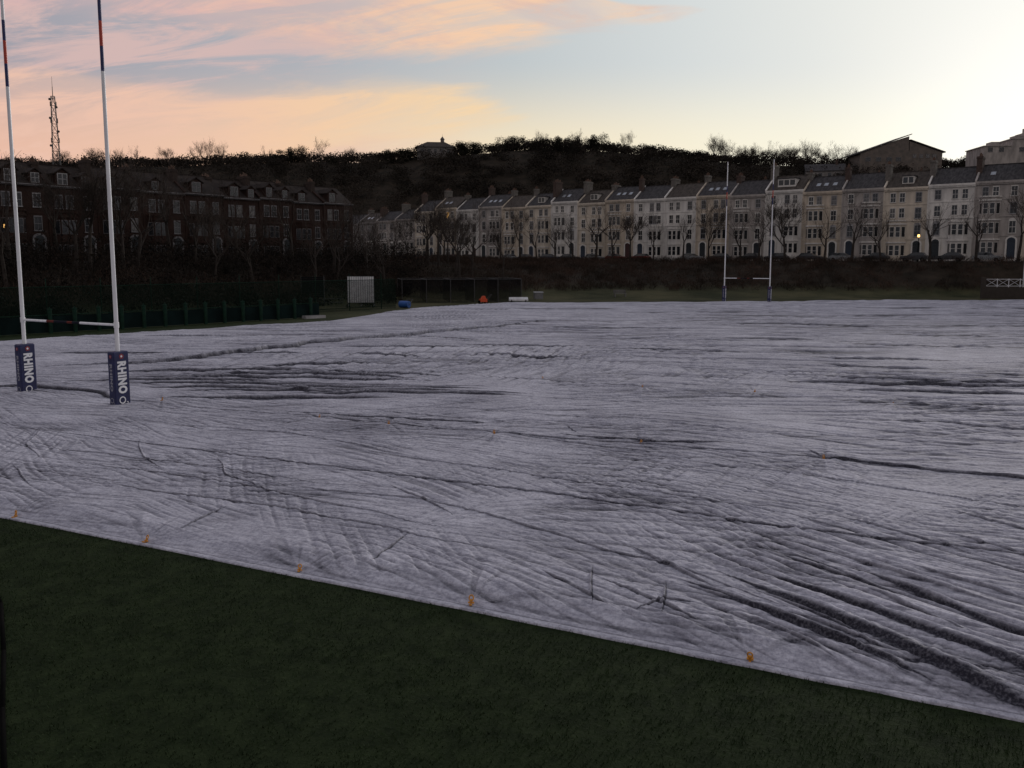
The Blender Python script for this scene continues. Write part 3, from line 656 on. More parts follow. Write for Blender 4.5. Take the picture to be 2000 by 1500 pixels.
# ------------------------------------------------------------------ trees
def gen_tree(seed,H=11,dense=1.0,ml=5):
    rg=random.Random(seed); T=MB(); C=MB()
    def grow(p,d,L,r,lv,maxlv):
        n=3 if lv<2 else 2; q=p.copy(); pts=[(p.copy(),r)]
        for i in range(n):
            j=.16 if lv else .06
            d=(d+Vector((rg.uniform(-j,j),rg.uniform(-j,j),rg.uniform(-j*.3,j)+.05*(lv>0)))).normalized()
            q2=q+d*L/n; r2=r*(1-.42*(i+1)/n)
            (T if lv<2 else C).tube(q,q2,pts[-1][1],r2,7 if lv==0 else (5 if lv<2 else 3),0,cap=False)
            q=q2; pts.append((q.copy(),r2))
        if lv>=maxlv: return
        k={0:5,1:5,2:5,3:4,4:3}.get(lv,3)
        k=max(2,int(round(k*dense)))
        for c in range(k):
            pi=rg.choice([2,3,3,3]) if lv==0 else rg.choice([1,2,3] if n==3 else [1,2,2])
            base,rb=pts[min(pi,n)]
            ang=rg.uniform(.35,.95) if lv<2 else rg.uniform(.3,.85); az=rg.uniform(0,2*math.pi)+c*2.4
            a=Vector((0,0,1)) if abs(d.z)<.9 else Vector((1,0,0)); u=d.cross(a).normalized(); w_=d.cross(u)
            nd=(d*math.cos(ang)+(u*math.cos(az)+w_*math.sin(az))*math.sin(ang)); nd.z+=.16; nd.normalize()
            grow(base,nd,L*rg.uniform(.5,.85),max(rb*.62,.013),lv+1,maxlv)
    grow(Vector((0,0,-.4)),Vector((rg.uniform(-.08,.08),0,1)).normalized(),H*.36,H*.020,0,ml)
    return T.mesh("trunk",[M_bark],True),C.mesh("crown",[M_twig])
TREES=[gen_tree(s,11,dn) for s,dn in ((1,1),(2,.85),(3,1),(4,.85),(9,1))]
SPARSE=[gen_tree(s,12.5,dn,4) for s,dn in ((11,.9),(12,.75),(13,.9),(14,.8),(19,.7))]
def bare_tree(x,y,sc,lab="bare winter street tree with spreading branches beside the road",grp="bare trees along the terrace",z=None,src=None):
    src=src or TREES; k=random.randrange(len(src)); z=tz(x,y) if z is None else z
    o=top("bare_tree",None,(x,y,z),random.uniform(0,6.28),lab,"tree",grp,scale=(sc*random.uniform(.85,1.1),sc*random.uniform(.85,1.1),sc))
    part("trunk",src[k][0],o); part("crown",src[k][1],o)
for i,s in enumerate((-1,5,9.9,16,21.6,26,31,38.5,44,48.2,53,57.6,63,67,71,76,82.3,87.5,93.7,97,101.7,108.5,113,117.7,124.9,131.5,137,146)):
    bare_tree(-30.5-2.5+.793*s,213.9-3.3-.609*s,random.uniform(.85,1.2),src=TREES if i%3==2 else SPARSE)
for k in range(36):
    s=random.uniform(0,98); off=random.uniform(13,34)
    x=-85+.6247*s+.7809*off; y=80+.7809*s-.6247*off
    bare_tree(x,y,random.uniform(.85,1.25),"bare winter tree on the bank before the brick terrace","bare trees before the brick terrace",src=TREES if k%2 else SPARSE)
for (x,y,sc) in [(-104,178,1.7),(-112,180,1.5),(-97,182,1.3)]:
    bare_tree(x,y,sc,"large bare tree rising behind the brick terrace roofs","bare trees behind the brick terrace",z=5)
for u_ in [140,200,255,300,345,400,425,455,530,600,640,700,1060,1130,1225]+list(range(1385,1650,8)):
    yy=random.uniform(338,352); xx=(u_-1000)/1640*yy+random.uniform(-2,2)
    bare_tree(xx,yy,random.uniform(.7,1.05),"bare tree silhouetted along the hill crest","bare trees on the hill crest",z=tz(xx,yy)-1)
for (x,y) in [(117,305),(120,305),(126,309),(133,306),(137,308),(141,310),(145,306),(148,304),(152,307),(156,309),(163,272),(170,274)]:
    bare_tree(x,y,random.uniform(.75,1.0),"bare tree screening the hilltop hall and apartments","bare trees on the hilltop")

def cloud(centers,radii,n,size,thin=False,rg=RNG):
    C=np.repeat(centers,n,axis=0); Rd=np.repeat(radii,n,axis=0); N_=len(C)
    d=rg.normal(size=(N_,3)); d/=np.linalg.norm(d,axis=1)[:,None]; q=rg.random(N_)**.45
    P=C+d*q[:,None]*Rd
    sz=rg.uniform(.5,1.3,N_)*size
    a=rg.normal(size=(N_,3)); a/=np.linalg.norm(a,axis=1)[:,None]; b_=rg.normal(size=(N_,3)); b_-=a*(a*b_).sum(1)[:,None]; b_/=np.linalg.norm(b_,axis=1)[:,None]
    if thin: a[:,2]=np.abs(a[:,2])+.6; a/=np.linalg.norm(a,axis=1)[:,None]
    kk=.12 if thin else .7
    V=np.stack([P-b_*sz[:,None]*kk,P+b_*sz[:,None]*kk,P+a*sz[:,None]*(2 if thin else 1.2)],1)
    return V.reshape(-1,3)
def tris(V): return np.arange(len(V)).reshape(-1,3)
def ever_tree(seed):
    rg=np.random.default_rng(seed); T=MB(); T.tube((0,0,-1),(0.2,0,3.5),.3,.2,7,0,False)
    for a in range(4): T.tube((.15,0,2.0),(math.cos(a*1.6)*2,math.sin(a*1.6)*2,4.6),.14,.06,5,0,False)
    nb=22; c=np.stack([rg.normal(0,1.8,nb),rg.normal(0,1.8,nb),rg.uniform(1.6,6.6,nb)],-1); rd=np.repeat(rg.uniform(1.1,1.9,nb)[:,None],3,1); rd[:,2]*=.8
    V=cloud(c,rd,220,.20,rg=rg)
    return T.mesh("trunk",[M_bark]),fast_mesh("crown",V,tris(V),[M_ever])
EV=[ever_tree(s) for s in (1,2,3)]
def evergreen(xx,yy,sc,dz=-1.8):
    k=random.randrange(3)
    o=top("evergreen_tree",None,(xx,yy,tz(xx,yy)+dz),random.uniform(0,6),"dark evergreen tree with ragged crown on the hill crest","tree","evergreen trees on the hill crest",scale=sc)
    part("trunk",EV[k][0],o); part("crown",EV[k][1],o)
for u_ in (560,580,660,735,770,800,905,930,985,1000,1050,1085,1120,1150,1160,1190,1215,1265,1290,1310,1330,1360,1640,1655):
    yy=random.uniform(336,350); evergreen((u_-1000)/1640*yy,yy,random.uniform(.6,1.15))
for (x,y,s_c) in [(123,312,.7),(137,312,.6),(152,311,.8),(151.5,281,.95),(154,280,.7),(166,276,.6),(173,278,.7),(160,277,.6)]: evergreen(x,y,s_c,-.5)
# wooded hillside
n=3000
hx=RNG.uniform(-270,270,n); hy=RNG.uniform(232,352,n)
ex=RNG.uniform(-260,260,620); ey=RNG.uniform(340,353,620); hx=np.concatenate([hx,ex]); hy=np.concatenate([hy,ey]); n=len(hx); hz=terrain(hx,hy)
lum=.8+.5*perlin(hx/22,hy/22,77)
cen=np.stack([hx,hy,hz+RNG.uniform(.8,2.6,n)],-1); rd=np.stack([RNG.uniform(2.5,4.6,n)]*2+[RNG.uniform(1.8,3.4,n)*lum],-1)
V=cloud(cen,rd,190,.36)
top("woodland",fast_mesh("woodland",V,tris(V),[M_wood]),label="dark winter woodland covering the hillside behind the houses",cat="woodland",kind="stuff")
# scrub on the banks
n=40000
hx=RNG.uniform(-110,150,n); hy=RNG.uniform(30,225,n); hz=terrain(hx,hy)
d2=np.min([seg_dist(hx,hy,VALLEY[i],VALLEY[i+1]) for i in range(6)],axis=0)
k=inside(hx,hy,VALLEY)&(d2>11.5)&(hz>.7); hx,hy,hz=hx[k][:5200],hy[k][:5200],hz[k][:5200]; n=len(hx)
sc=RNG.uniform(.5,1.0,n)*(1+.9*sstep(0,-30,hx))
cen=np.stack([hx,hy,hz+sc*.35],-1); rd=np.stack([sc*1.3,sc*1.3,sc*.8],-1)
V=cloud(cen,rd,60,.22,thin=True)
top("scrub",fast_mesh("scrub",V,tris(V),[M_scrub]),label="reddish brown winter scrub covering the grassy bank",cat="scrub",kind="stuff")
n=1000; s=RNG.uniform(-10,112,n); off=RNG.uniform(12,44,n); hx=-85+.6247*s+.7809*off; hy=80+.7809*s-.6247*off
k=(hx<-14); hx,hy=hx[k],hy[k]; n=len(hx); hz=terrain(hx,hy); sc=RNG.uniform(1.2,2.4,n)*np.clip(.5+hz/6,.5,1.2)
cen=np.stack([hx,hy,hz+sc*.6],-1); rd=np.stack([sc*1.2,sc*1.2,sc],-1)
V=np.concatenate([cloud(cen,rd,150,.22,thin=True),cloud(cen,rd,60,.2)])
top("undergrowth",fast_mesh("undergrowth",V,tris(V),[M_hedge]),label="dense dark leafless undergrowth below the brick terrace",cat="undergrowth",kind="stuff")

# ------------------------------------------------------------------ fences, nets, screens
f0=Vector((-52,41)); f1=Vector((-17.5,78.5)); fd=(f1-f0).normalized(); fl=(f1-f0).length; fn=Vector((-fd.y,fd.x))
f0=f0+fn*.5; ang=math.atan2(fd.y,fd.x)
fence=top("sports_fence",None,(f0.x,f0.y,0),ang,"low dark green fence with padded square posts beside the cover","fence")
pb=MB(); pb.prism_z([(-.09,-.12),(.09,-.12),(.12,-.09),(.12,.09),(.09,.12),(-.09,.12),(-.12,.09),(-.12,-.09)],-.1,1.72); pb.box(-.15,.15,-.15,.15,1.72,1.79); pb.box(-.04,.04,-.04,.04,1.79,1.92)
PM=pb.mesh("post",[M_greenpaint])
nn=int(fl/1.72)
for i in range(nn+1): part("post",PM,fence,(i*1.72,0,0))
b=MB(); b.box(0,fl,.24,.27,.05,1.25); part("netting",b.mesh("netting",[mat("dark_green_mesh_screen",(0.008,0.017,0.017),(0.005,0.010,0.010),1,.95,spec=.05)]),fence)
b=MB(); b.box(0,fl,.29,.34,1.3,1.36); b.box(0,fl,.29,.34,.6,.66); part("rail",b.mesh("rail",[M_greenpaint]),fence)
g0=f0+fn*6; tf=top("tall_netting_fence",None,(g0.x,g0.y,0),ang,"tall dark green netting windbreak on steel poles","fence")
TL=fl+14
b=MB(); b.add([(0,0,0),(TL,0,0),(TL,0,3.2),(0,0,3.2)],[(0,1,2,3)]); part("netting",b.mesh("netting",[M_net]),tf)
pb=MB(); pb.tube((0,0,-.1),(0,0,3.8),.05,.04,8); pb.tube((0,0,3.8),(0,0,3.86),.06,.06,8); PM2=pb.mesh("pole",[M_greenpaint])
for i in range(int(TL/4.2)+1): part("pole",PM2,tf,(i*4.2,.08,0))
b=MB(); b.tube((0,.06,3.2),(TL,.06,3.2),.03,n=6); b.tube((0,.06,.3),(TL,.06,.3),.03,n=6); part("rail",b.mesh("rail",[M_greenpaint]),tf)

ss=top("sight_screen",None,(-17.0,95,0),R(4),"white slatted cricket sight screen on a wheeled frame","sight screen")
b=MB()
for i in range(12): 
    x=-1.42+i*.245; b.box(x,x+.2,-.03,.0,.55,3.45)
part("panel",b.mesh("panel",[M_screen]),ss)
b=MB()
for z in (.5,1.9,3.4): b.box(-1.5,1.5,.003,.08,z,z+.1)
for x in (-1.45,0,1.4): b.box(x,x+.07,.08,.16,0.2,3.5); b.box(x,x+.07,-.9,1.3,.18,.28)
b.tube((-1.4,.1,3.0),(-1.4,1.25,.28),.035,n=6); b.tube((1.43,.1,3.0),(1.43,1.25,.28),.035,n=6)
part("frame",b.mesh("frame",[M_steel]),ss)
for x in (-1.41,1.44):
    for y in (-.75,1.15): part("wheel",WHEEL,ss,(x,y,.2),(0,0,R(90)),scale=(.6,.6,.6))
ds=top("sight_screen",None,(-22.6,96,0),R(4),"dark slatted sight screen folded beside the white one","sight screen")
b=MB()
for i in range(10): z=1.1+i*.235; b.box(-1.25,1.25,-.03,0,z,z+.2)
part("panel",b.mesh("panel",[mat("black_screen",(.006,.006,.007),None,2,.8,spec=.1)]),ds)
b=MB()
for x in (-1.3,0,1.24): b.box(x,x+.06,.003,.08,0,3.5)
for z in (.6,1.0): b.box(-1.3,1.3,-.02,0,z-.3,z-.2)
for z in (.5,.9): b.box(-1.4,3.4,-.12,-.06,z,z+.06)
part("frame",b.mesh("frame",[M_steel]),ds)
cg=top("cricket_net_cage",None,(-13.5,104,0),R(12),"dark netted cricket practice cage on steel poles","practice nets")
b=MB()
for x in np.arange(0,15.1,3):
    for y in (0,7): b.tube((x,y,0),(x,y,2.9),.045,n=6)
    b.tube((x,0,2.9),(x,7,2.9),.035,n=6)
for y in (0,7): b.tube((0,y,2.9),(15,y,2.9),.035,n=6)
part("frame",b.mesh("frame",[M_steel]),cg)
b=MB()
for y in (.06,6.9): b.add([(0,y,0),(15,y,0),(15,y,2.86),(0,y,2.86)],[(0,1,2,3)])
for x in np.arange(0,15.1,3): b.add([(x+.06,0,0),(x+.06,7,0),(x+.06,7,2.86),(x+.06,0,2.86)],[(0,1,2,3)])
part("netting",b.mesh("netting",[M_netb]),cg)
mw=top("pitch_mower",None,(-3.5,102.8,0),R(20),"small orange pitch mower with a bent handlebar","mower")
b=MB(); b.box(-.45,.45,-.3,.3,.22,.6); b.prism_y([(-.3,.6),(.3,.6),(.2,.95),(-.1,.95)],-.22,.22); part("body",b.mesh("body",[mat("orange_red_paint",(.55,.07,.02),None,5,.5)]),mw)
b=MB(); b.tube((.4,-.3,.4),(1.0,-.3,1.1),.025,n=6); b.tube((.4,.3,.4),(1.0,.3,1.1),.025,n=6); b.tube((1.0,-.3,1.1),(1.0,.3,1.1),.025,n=6); part("handlebar",b.mesh("handlebar",[M_steel]),mw)
for x in (-.35,.35): part("wheel",WHEEL,mw,(x,0,.22),scale=(.7,2.8,.7))
rl=top("ground_roller",None,(-12.0,94.5,0),R(-15),"blue hand-pulled ground roller beside the practice nets","roller")
b=MB(); b.tube((0,-.6,.38),(0,.6,.38),.38,.38,20); part("drum",b.mesh("drum",[mat("blue_paint",(.02,.08,.28),None,5,.6)]),rl,rot=(0,0,R(75)))
b=MB(); b.tube((0,-.66,.38),(1.1,-.3,.9),.03,n=6); b.tube((0,.66,.38),(1.1,.3,.9),.03,n=6); b.tube((1.1,-.3,.9),(1.1,.3,.9),.03,n=6); b.tube((0,-.66,.38),(0,.66,.38),.04,n=6); part("handlebar",b.mesh("handlebar",[M_steel]),rl,rot=(0,0,R(75)))
wb=top("cover_trolley",None,(.8,107,0),R(5),"low white pitch cover trolley standing on the grass","trolley")
b=MB(); b.prism_x([(-.5,.15),(.5,.15),(.5,.35),(.0,.62),(-.5,.35)],-1.2,1.2); part("cover",b.mesh("cover",[M_screen]),wb)
for x in (-.9,.9):
    for y in (-.5,.5): part("wheel",WHEEL,wb,(x,y,.15),(0,0,R(90)),scale=(.5,.5,.5))
gb=top("storage_bin",None,(3.6,115,tz(3.6,115)),R(10),"grey lidded storage bin at the foot of the bank","storage bin")
b=MB(); b.prism_z([(-.55,-.4),(.55,-.4),(.6,.4),(-.6,.4)],0,.85); part("body",b.mesh("body",[mat("grey_plastic",(.16,.16,.17),None,3,.6)]),gb)
b=MB(); b.prism_x([(-.45,.86),(.45,.86),(.45,.98),(-.45,.93)],-.65,.65); part("lid",b.mesh("lid",[mat("pale_grey_plastic",(.3,.3,.32),None,3,.6)]),gb)
bn=top("grit_tray",None,(-18.2,77.5,0),R(40),"shallow pale plastic tray on the grass by the fence","tray")
b=MB(); b.box(-1.0,1.0,-.4,.4,0,.12); b.box(-1.0,1.0,-.4,-.34,.12,.25); b.box(-1.0,1.0,.34,.4,.12,.25); b.box(-1.0,-.94,-.34,.34,.12,.25); b.box(.94,1.0,-.34,.34,.12,.25); part("body",b.mesh("body",[M_trimmid]),bn)
bx_,by_=15.2,119; be=top("park_bench",None,(bx_,by_,tz(bx_,by_)),R(10),"dull wooden bench on the grass below the bank","bench")
b=MB(); [b.box(-.9,.9,-.25+.13*i,-.15+.13*i,.44,.48) for i in range(4)]; part("seat",b.mesh("seat",[M_trimdim]),be)
b=MB(); [b.box(-.9,.9,.29,.32,.58+.15*i,.68+.15*i) for i in range(3)]; part("backrest",b.mesh("backrest",[M_trimdim]),be)
for x in (-.75,.75):
    b=MB(); b.box(-.04,.04,-.25,-.18,0,.44); b.box(-.04,.04,.32,.38,0,.98); part("leg",b.mesh("leg",[M_trimdim]),be,(x,0,0))
wf=top("white_rail_fence",None,(64.6,115.5,tz(64.6,115.5)),R(-4),"white cross-braced railing on a low dark wall","fence")
b=MB(); b.box(0,12,0,.25,-.3,1.6); b.box(-.5,0,-.1,.4,-.3,2.9); part("wall",b.mesh("wall",[mat("dark_garden_wall",(.04,.033,.028),None,2,.9)]),wf)
b=MB(); b.box(0,12,.08,.16,1.72,1.78); b.box(0,12,.08,.16,2.65,2.71)
for i in range(8):
    x=i*1.5; b.box(x,x+.07,.07,.17,1.6,2.75)
    b.tube((x+.1,.12,1.8),(x+1.48,.12,2.64),.025,n=4); b.tube((x+.1,.13,2.64),(x+1.48,.13,1.8),.025,n=4)
part("railing",b.mesh("railing",[M_screen]),wf)
wp=top("lighting_column",None,(70.6,117,tz(70.6,117)),0,"white painted column standing by the railing","post")
b=MB(); b.tube((0,0,-.3),(0,0,7.2),.10,.06,12); b.tube((0,0,-.2),(0,0,1.1),.14,.13,12); part("column",b.mesh("column",[M_post],True),wp)
b=MB(); b.box(-.12,.5,-.14,.14,7.2,7.34); b.tube((0,0,7.1),(0,0,7.25),.09,.09,10); part("lamp_head",b.mesh("lamp_head",[M_steel]),wp)
def lamp(x,y,es):
    o=top("street_lamp",None,(x,y,5.0),TA,"dark street lamp glowing warm orange beside the terrace","street lamp","lit street lamps")
    b=MB(); b.tube((0,0,0),(0,0,4.0),.08,.05,10); b.tube((0,0,0),(0,0,.8),.13,.11,10); part("column",b.mesh("column",[M_black]),o)
    b=MB(); b.prism_z([(-.14,-.14),(.14,-.14),(.14,.14),(-.14,.14)],4.0,4.4,0); b.box(-.19,.19,-.19,.19,4.4,4.49,1); part("lantern",b.mesh("lantern",[mat("lamp_glow",(.9,.6,.2),None,3,.4,emit=((1,.55,.16),es)),M_black]),o)
lamp(67.0,140.5,4); lamp(-58.5,98.6,.8)

# ------------------------------------------------------------------ hilltop structures
rm=top("radio_mast",None,(-156.5,296,tz(-156.5,296)),R(20),"tall steel lattice radio mast with dishes on the hill","radio mast")
zb=tz(-156.5,296); Ht=60.5-zb; b=MB()
def wdt(z): return 1.5-(1.5-.55)*z/Ht
nsec=12
for i in range(nsec):
    z0,z1=Ht*i/nsec,Ht*(i+1)/nsec; a,c=wdt(z0),wdt(z1)
    k0=[(-a,-a,z0),(a,-a,z0),(a,a,z0),(-a,a,z0)]; k1=[(-c,-c,z1),(c,-c,z1),(c,c,z1),(-c,c,z1)]
    for j in range(4):
        b.tube(k0[j],k1[j],.10,n=5); b.tube(k0[j],k1[(j+1)%4],.055,n=4); b.tube(k0[(j+1)%4],k1[j],.055,n=4); b.tube(k1[j],k1[(j+1)%4],.06,n=4)
part("lattice",b.mesh("lattice",[M_steel]),rm)
b=MB(); b.tube((0,0,Ht-1),(0,0,Ht+3.2),.14,.10,8); b.tube((0,0,Ht+3.2),(0,0,Ht+6.6),.07,.04,6); part("aerial",b.mesh("aerial",[M_steel]),rm)
for z,dx in ((Ht*.55,-1),(Ht*.68,1),(Ht*.8,-1),(Ht*.9,1),(Ht*.97,-1)):
    w_=wdt(z); b=MB(); b.tube((dx*(w_+.1),-.3,0),(dx*(w_+.4),-.8,0),.32,.42,12); part("dish_antenna",b.mesh("dish_antenna",[M_steel]),rm,(0,0,z))
for z in (Ht*.6,Ht*.78,Ht*.93):
    w_=wdt(z)
    for sx in (-1,1): b=MB(); b.box(sx*(w_+.3)-.1,sx*(w_+.3)+.1,-.12,.12,-.8,.8); part("panel_antenna",b.mesh("panel_antenna",[M_steel]),rm,(0,0,z))
zz=44.4
mb=top("hilltop_hall",None,(131.5,325,zz),0,"modern dark clad hall with a tall wedge-shaped roof","building")
b=MB(); b.prism_y([(0,-8),(31,-8),(31,1.0),(18.5,5.2),(18.5,1.6),(0,.6)],.5,14); b.prism_y([(0,.6),(18.2,1.6),(18.2,7.0),(0,.7)],.5,14); part("wall",b.mesh("wall",[M_darkclad]),mb)
b=MB(); b.prism_y([(-1.2,.4),(19,7.6),(19,7.9),(-1.2,.8)],0,15,0); b.prism_y([(18.6,5.4),(32,.9),(32,1.3),(18.6,5.8)],0,15,0); part("roof",b.mesh("roof",[M_slate]),mb)
for x in (20.5,23,25.5,28): part("window",window_mesh(1.2,1.1,1,M_trimdim),mb,(x,.48,-.9))
for x in (3,7,11,14.5): part("window",window_mesh(1.8,1.3,0,M_trimdim),mb,(x,.48,-2.2))
ab=top("apartment_block",None,(156.5,286,39.4),R(-6),"pale stepped apartment block on the hilltop","apartment block")
b=MB(); b.box(0,8.99,0,14,-8,3.4); b.box(9,40,.3,13.7,-8,5.8); b.box(13.0,16,1,8,5.8,7.6); b.box(13.9,15.1,2,5,7.6,9.2); b.box(-.3,8.6,-.3,14.3,3.1,3.35); b.box(8.7,40.3,0,14,5.4,5.7); b.box(3,5.5,2,6,3.4,4.8); b.box(10,12,1,5,5.8,6.6); part("wall",b.mesh("wall",[M_whitewall[2]]),ab)
for x in (2,5.5,12,17,22,28): part("window",window_mesh(1.3,1.2,0,M_trimdim),ab,(float(x),0 if x<9 else .3,1.4))
cb=top("cupola_house",None,(-30.0,338,tz(-30,338)+1.2),R(8),"long low house with hipped roof and small cupola among trees","house")
b=MB(); b.box(-7,7,0,8,-4,3.0); part("wall",b.mesh("wall",[M_whitewall[4]]),cb)
b=MB(); b.add([(-7.6,-.6,3.0),(7.6,-.6,3.0),(7.6,8.6,3.0),(-7.6,8.6,3.0),(-3,4,5.4),(4,4,5.4)],[(0,1,5,4),(1,2,5),(2,3,4,5),(3,0,4),(0,3,2,1)]); rp=part("roof",b.mesh("roof",[M_slateb]),cb)
b=MB(); b.tube((3,4,5.2),(3,4,6.4),.75,.75,8); b.tube((3,4,6.4),(3,4,7.6),1.0,.05,8); b.tube((3,4,7.5),(3,4,8.5),.06,.03,6); part("cupola",b.mesh("cupola",[M_darkclad]),rp)
for x in (-5,-2.5,0,2.5,5): part("window",window_mesh(.9,1.3,0,M_trimdim),cb,(x,0,.9))
for (x,y,dz,wd) in [(110,322,1.0,14),(118,262,7,20),(140,266,7.5,22),(98,268,5,14)]:
    o=top("hillside_house",None,(x,y,tz(x,y)),R(-14),"plain rendered house with slate roof on the hillside","house","houses scattered on the hillside")
    b=MB(); b.box(0,wd,0,8,-6,dz+1.8); b.prism_x([(0,dz+1.8),(8,dz+1.8),(4,dz+4.3)],0,wd); part("wall",b.mesh("wall",[M_whitewall[4]]),o)
    b=MB(); b.prism_x([(-.4,dz+1.62),(4,dz+4.4),(8.4,dz+1.62),(8.4,dz+1.85),(4,dz+4.65),(-.4,dz+1.85)],-.3,wd+.3); rp=part("roof",b.mesh("roof",[M_slate]),o)
    part("chimney",chimney_mesh(2.2,M_brickch,("smallch")),rp,(wd*.8,4,dz+3.4),scale=(1,.6,1))
    for xx in np.arange(2,wd-1,3.2): part("window",window_mesh(1.1,1.2,0,M_trimdim),o,(float(xx),0,dz-.3))

# ------------------------------------------------------------------ sky
wd_=bpy.data.worlds.new("World"); scene.world=wd_; wd_.use_nodes=True
nt=wd_.node_tree; N,L=nt.nodes,nt.links; bg=N["Background"]
tc=N.new("ShaderNodeTexCoord"); sp=N.new("ShaderNodeSeparateXYZ"); L.new(tc.outputs["Generated"],sp.inputs[0])
def MT(op,a,b=None,c=None,clamp=False):
    n=N.new("ShaderNodeMath"); n.operation=op; n.use_clamp=clamp
    for i,x in enumerate((a,b,c)):
        if x is None: continue
        if isinstance(x,(int,float)): n.inputs[i].default_value=x
        else: L.new(x,n.inputs[i])
    return n.outputs[0]
def SM(x,a,b):
    n=N.new("ShaderNodeMapRange"); n.interpolation_type='SMOOTHSTEP'; L.new(x,n.inputs[0])
    if a<b: n.inputs[1].default_value=a; n.inputs[2].default_value=b
    else: n.inputs[1].default_value=b; n.inputs[2].default_value=a; n.inputs[3].default_value=1; n.inputs[4].default_value=0
    return n.outputs[0]
def MIX(f,a,b,mode='MIX'):
    n=N.new("ShaderNodeMix"); n.data_type='RGBA'; n.blend_type=mode; n.clamp_result=False
    for s_i,x in ((0,f),(6,a),(7,b)):
        if isinstance(x,tuple): n.inputs[s_i].default_value=(*x,1)
        elif isinstance(x,(int,float)): n.inputs[s_i].default_value=x
        else: L.new(x,n.inputs[s_i])
    return n.outputs[2]
def lin(c): return tuple(((v/255)/12.92 if v/255<=.04045 else ((v/255+.055)/1.055)**2.4) for v in c)
def RAMP(f,els):
    n=N.new("ShaderNodeValToRGB"); cr=n.color_ramp
    while len(cr.elements)<len(els): cr.elements.new(.5)
    for e,(p,c) in zip(cr.elements,els): e.position=p; e.color=(*c,1)
    L.new(f,n.inputs[0]); return n.outputs[0]
def CURVE(f,pts):
    n=N.new("ShaderNodeFloatCurve"); cv=n.mapping.curves[0]
    cv.points[0].location=pts[0]; cv.points[1].location=pts[-1]
    for p in pts[1:-1]: cv.points.new(*p)
    n.mapping.update(); L.new(f,n.inputs["Value"]); return n.outputs[0]
x,y,z=sp.outputs; yy=MT('MAXIMUM',y,.12)
a=MT('DIVIDE',x,yy); e=MT('DIVIDE',z,yy)
cv=N.new("ShaderNodeCombineXYZ"); L.new(a,cv.inputs[0]); L.new(e,cv.inputs[1])
def NZ(sx,sy,rot,sc,det,dist=0,off=0,rough=.55):
    mr=N.new("ShaderNodeMapping"); mr.inputs["Rotation"].default_value=(0,0,rot); L.new(cv.outputs[0],mr.inputs[0])
    mp=N.new("ShaderNodeMapping"); mp.inputs["Scale"].default_value=(sx,sy,1); mp.inputs["Location"].default_value=(off,off*.7,0); L.new(mr.outputs[0],mp.inputs[0])
    n=N.new("ShaderNodeTexNoise"); n.inputs["Scale"].default_value=sc; n.inputs["Detail"].default_value=det; n.inputs["Distortion"].default_value=dist; n.inputs["Roughness"].default_value=rough; L.new(mp.outputs[0],n.inputs["Vector"]); return n.outputs["Fac"]
n1=MT('SUBTRACT',NZ(1,5,R(-6),5,10,.5,1.3,.62),.5); n2=NZ(1,6.5,R(-8),4.5,10,.7,4.1,.66); n3=NZ(1,4,R(8),6,8,.4,7.7,.62)
an=MT('MULTIPLY_ADD',a,1/1.2,.5,clamp=True)
def nc(pts): return [((p+.6)/1.2,q*2) for p,q in pts]
lowA=CURVE(an,nc([(-.6,.280),(-.433,.266),(-.208,.230),(-.104,.225),(0,.233),(.104,.254),(.208,.2770),(.26,.32),(.6,.49)]))
upA=CURVE(an,nc([(-.6,.49),(-.3,.47),(0,.34),(.075,.306),(.125,.290),(.210,.2850),(.26,.27),(.6,.10)]))
upB=CURVE(an,nc([(-.6,.235),(-.404,.200),(-.335,.192),(-.173,.206),(-.058,.196),(.0173,.168),(.08,.13),(.6,.02)]))
lowB=CURVE(an,nc([(-.6,.03),(-.29,.09),(-.173,.128),(-.058,.145),(.0173,.163),(.08,.19),(.6,.4)]))
e2=MT('MULTIPLY',e,2)
dA=MT('MULTIPLY',SM(MT('ADD',MT('SUBTRACT',e2,lowA),MT('MULTIPLY',n1,.12)),-.010,.050),SM(MT('ADD',MT('SUBTRACT',upA,e2),MT('MULTIPLY',n1,.006)),-.004,.006))
dB=MT('MULTIPLY',SM(MT('ADD',MT('SUBTRACT',e2,lowB),MT('MULTIPLY',n1,.10)),-.01,.05),SM(MT('ADD',MT('SUBTRACT',upB,e2),MT('MULTIPLY',n1,.12)),-.010,.035))
front=SM(y,.1,.4)
tex=MT('ADD',MT('MULTIPLY',SM(n2,.38,.60),.55),.45)
dA=MT('MULTIPLY',MT('MULTIPLY',dA,tex),front); dB=MT('MULTIPLY',MT('MULTIPLY',dB,tex),front)
veil=MT('MULTIPLY',MT('MULTIPLY',SM(n2,.42,.60),SM(a,.0,-.35)),MT('MULTIPLY',front,.75))
hi=RAMP(an,[(0,lin((160,158,168))),(.30,lin((174,177,184))),(.5,lin((192,199,202))),(.66,lin((213,218,218))),(.85,lin((236,237,232))),(1,lin((252,251,245)))])
ho=RAMP(an,[(0,lin((228,182,162))),(.3,lin((238,204,174))),(.5,lin((241,225,194))),(.7,lin((248,241,218))),(.9,lin((254,252,236))),(1,lin((255,254,245)))])
hz_=SM(e,.23,.12)
base=MIX(hz_,hi,ho)
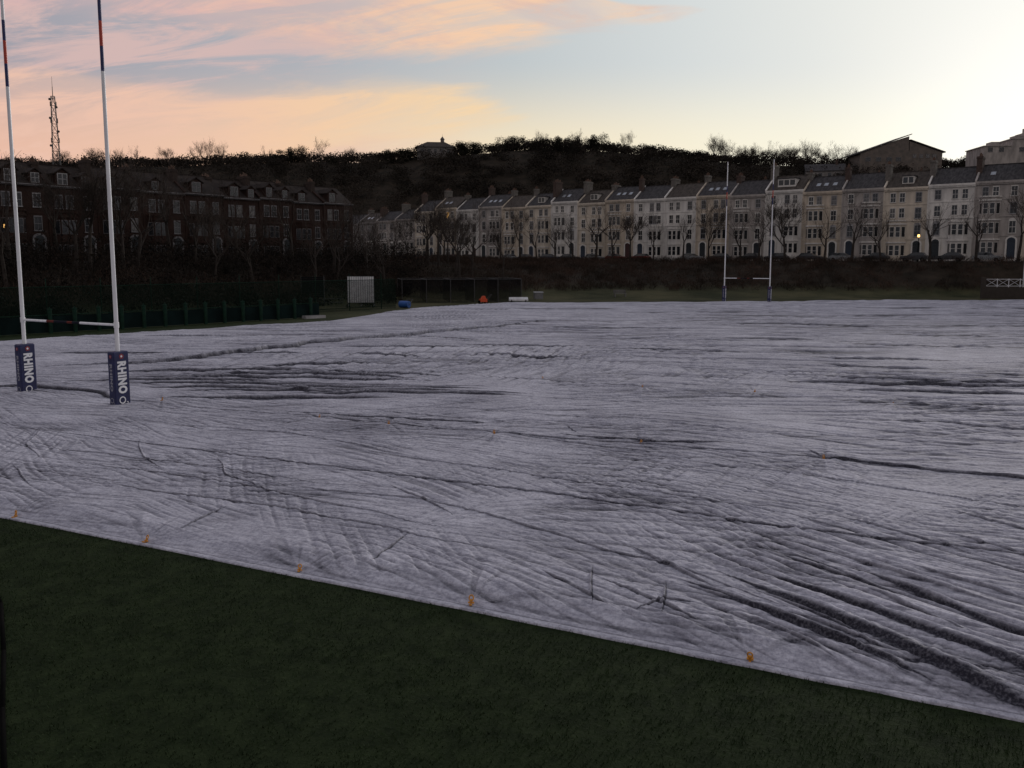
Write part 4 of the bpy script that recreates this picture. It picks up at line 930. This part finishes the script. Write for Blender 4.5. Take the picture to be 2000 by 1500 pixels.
cloudcol=MIX(SM(a,-.5,.0),lin((226,184,176)),lin((249,206,170)))
cloudcol=MIX(SM(n3,.42,.62),cloudcol,MIX(.45,cloudcol,lin((196,172,180))))
col=MIX(veil,base,lin((222,187,180)))
col=MIX(MT('MULTIPLY',dA,.92),col,cloudcol)
col=MIX(MT('MULTIPLY',dB,.85),col,MIX(SM(a,-.5,.0),lin((238,195,172)),lin((251,215,166))))
glow=MT('MULTIPLY',SM(a,.32,.72),SM(e,.36,.04)); col=MIX(MT('MULTIPLY',glow,front),col,(1.28,1.23,1.12))
col=MIX(SM(z,.34,.8),col,(.40,.44,.54))
rear=SM(y,.15,-.25); nr=N.new("ShaderNodeTexNoise"); nr.inputs["Scale"].default_value=2.2; nr.inputs["Detail"].default_value=6; L.new(tc.outputs["Generated"],nr.inputs["Vector"])
rc_=MIX(SM(nr.outputs["Fac"],.35,.65),(.33,.34,.39),(.55,.49,.46))
col=MIX(rear,col,rc_)
skyt=N.new("ShaderNodeTexSky"); skyt.sky_type='NISHITA'; skyt.sun_disc=False; skyt.sun_elevation=R(3); skyt.sun_rotation=R(33)
col=MIX(.001,col,skyt.outputs[0],'ADD')
L.new(col,bg.inputs["Color"]); bg.inputs["Strength"].default_value=1.0

sl=bpy.data.lights.new("low_sun","SUN"); sl.energy=2.0; sl.angle=R(12); sl.color=(1,.93,.88)
so=bpy.data.objects.new("low_sun",sl); COL.objects.link(so)
sd=Vector((math.sin(R(33))*math.cos(R(10)),math.cos(R(33))*math.cos(R(10)),math.sin(R(10))))
so.rotation_euler=sd.to_track_quat('Z','Y').to_euler(); so.location=(60,100,60)

# ------------------------------------------------------------------ camera
cam=bpy.data.cameras.new("camera"); cam.lens=29.7; cam.sensor_width=36; cam.clip_end=9000; cam.clip_start=.1; cam.shift_y=-.028
co=bpy.data.objects.new("camera",cam); COL.objects.link(co); co.location=(0,0,5.4); co.rotation_euler=(R(90-6.5),0,0)
scene.camera=co
scene.view_settings.view_transform='Standard'; scene.view_settings.look='None'; scene.view_settings.exposure=0
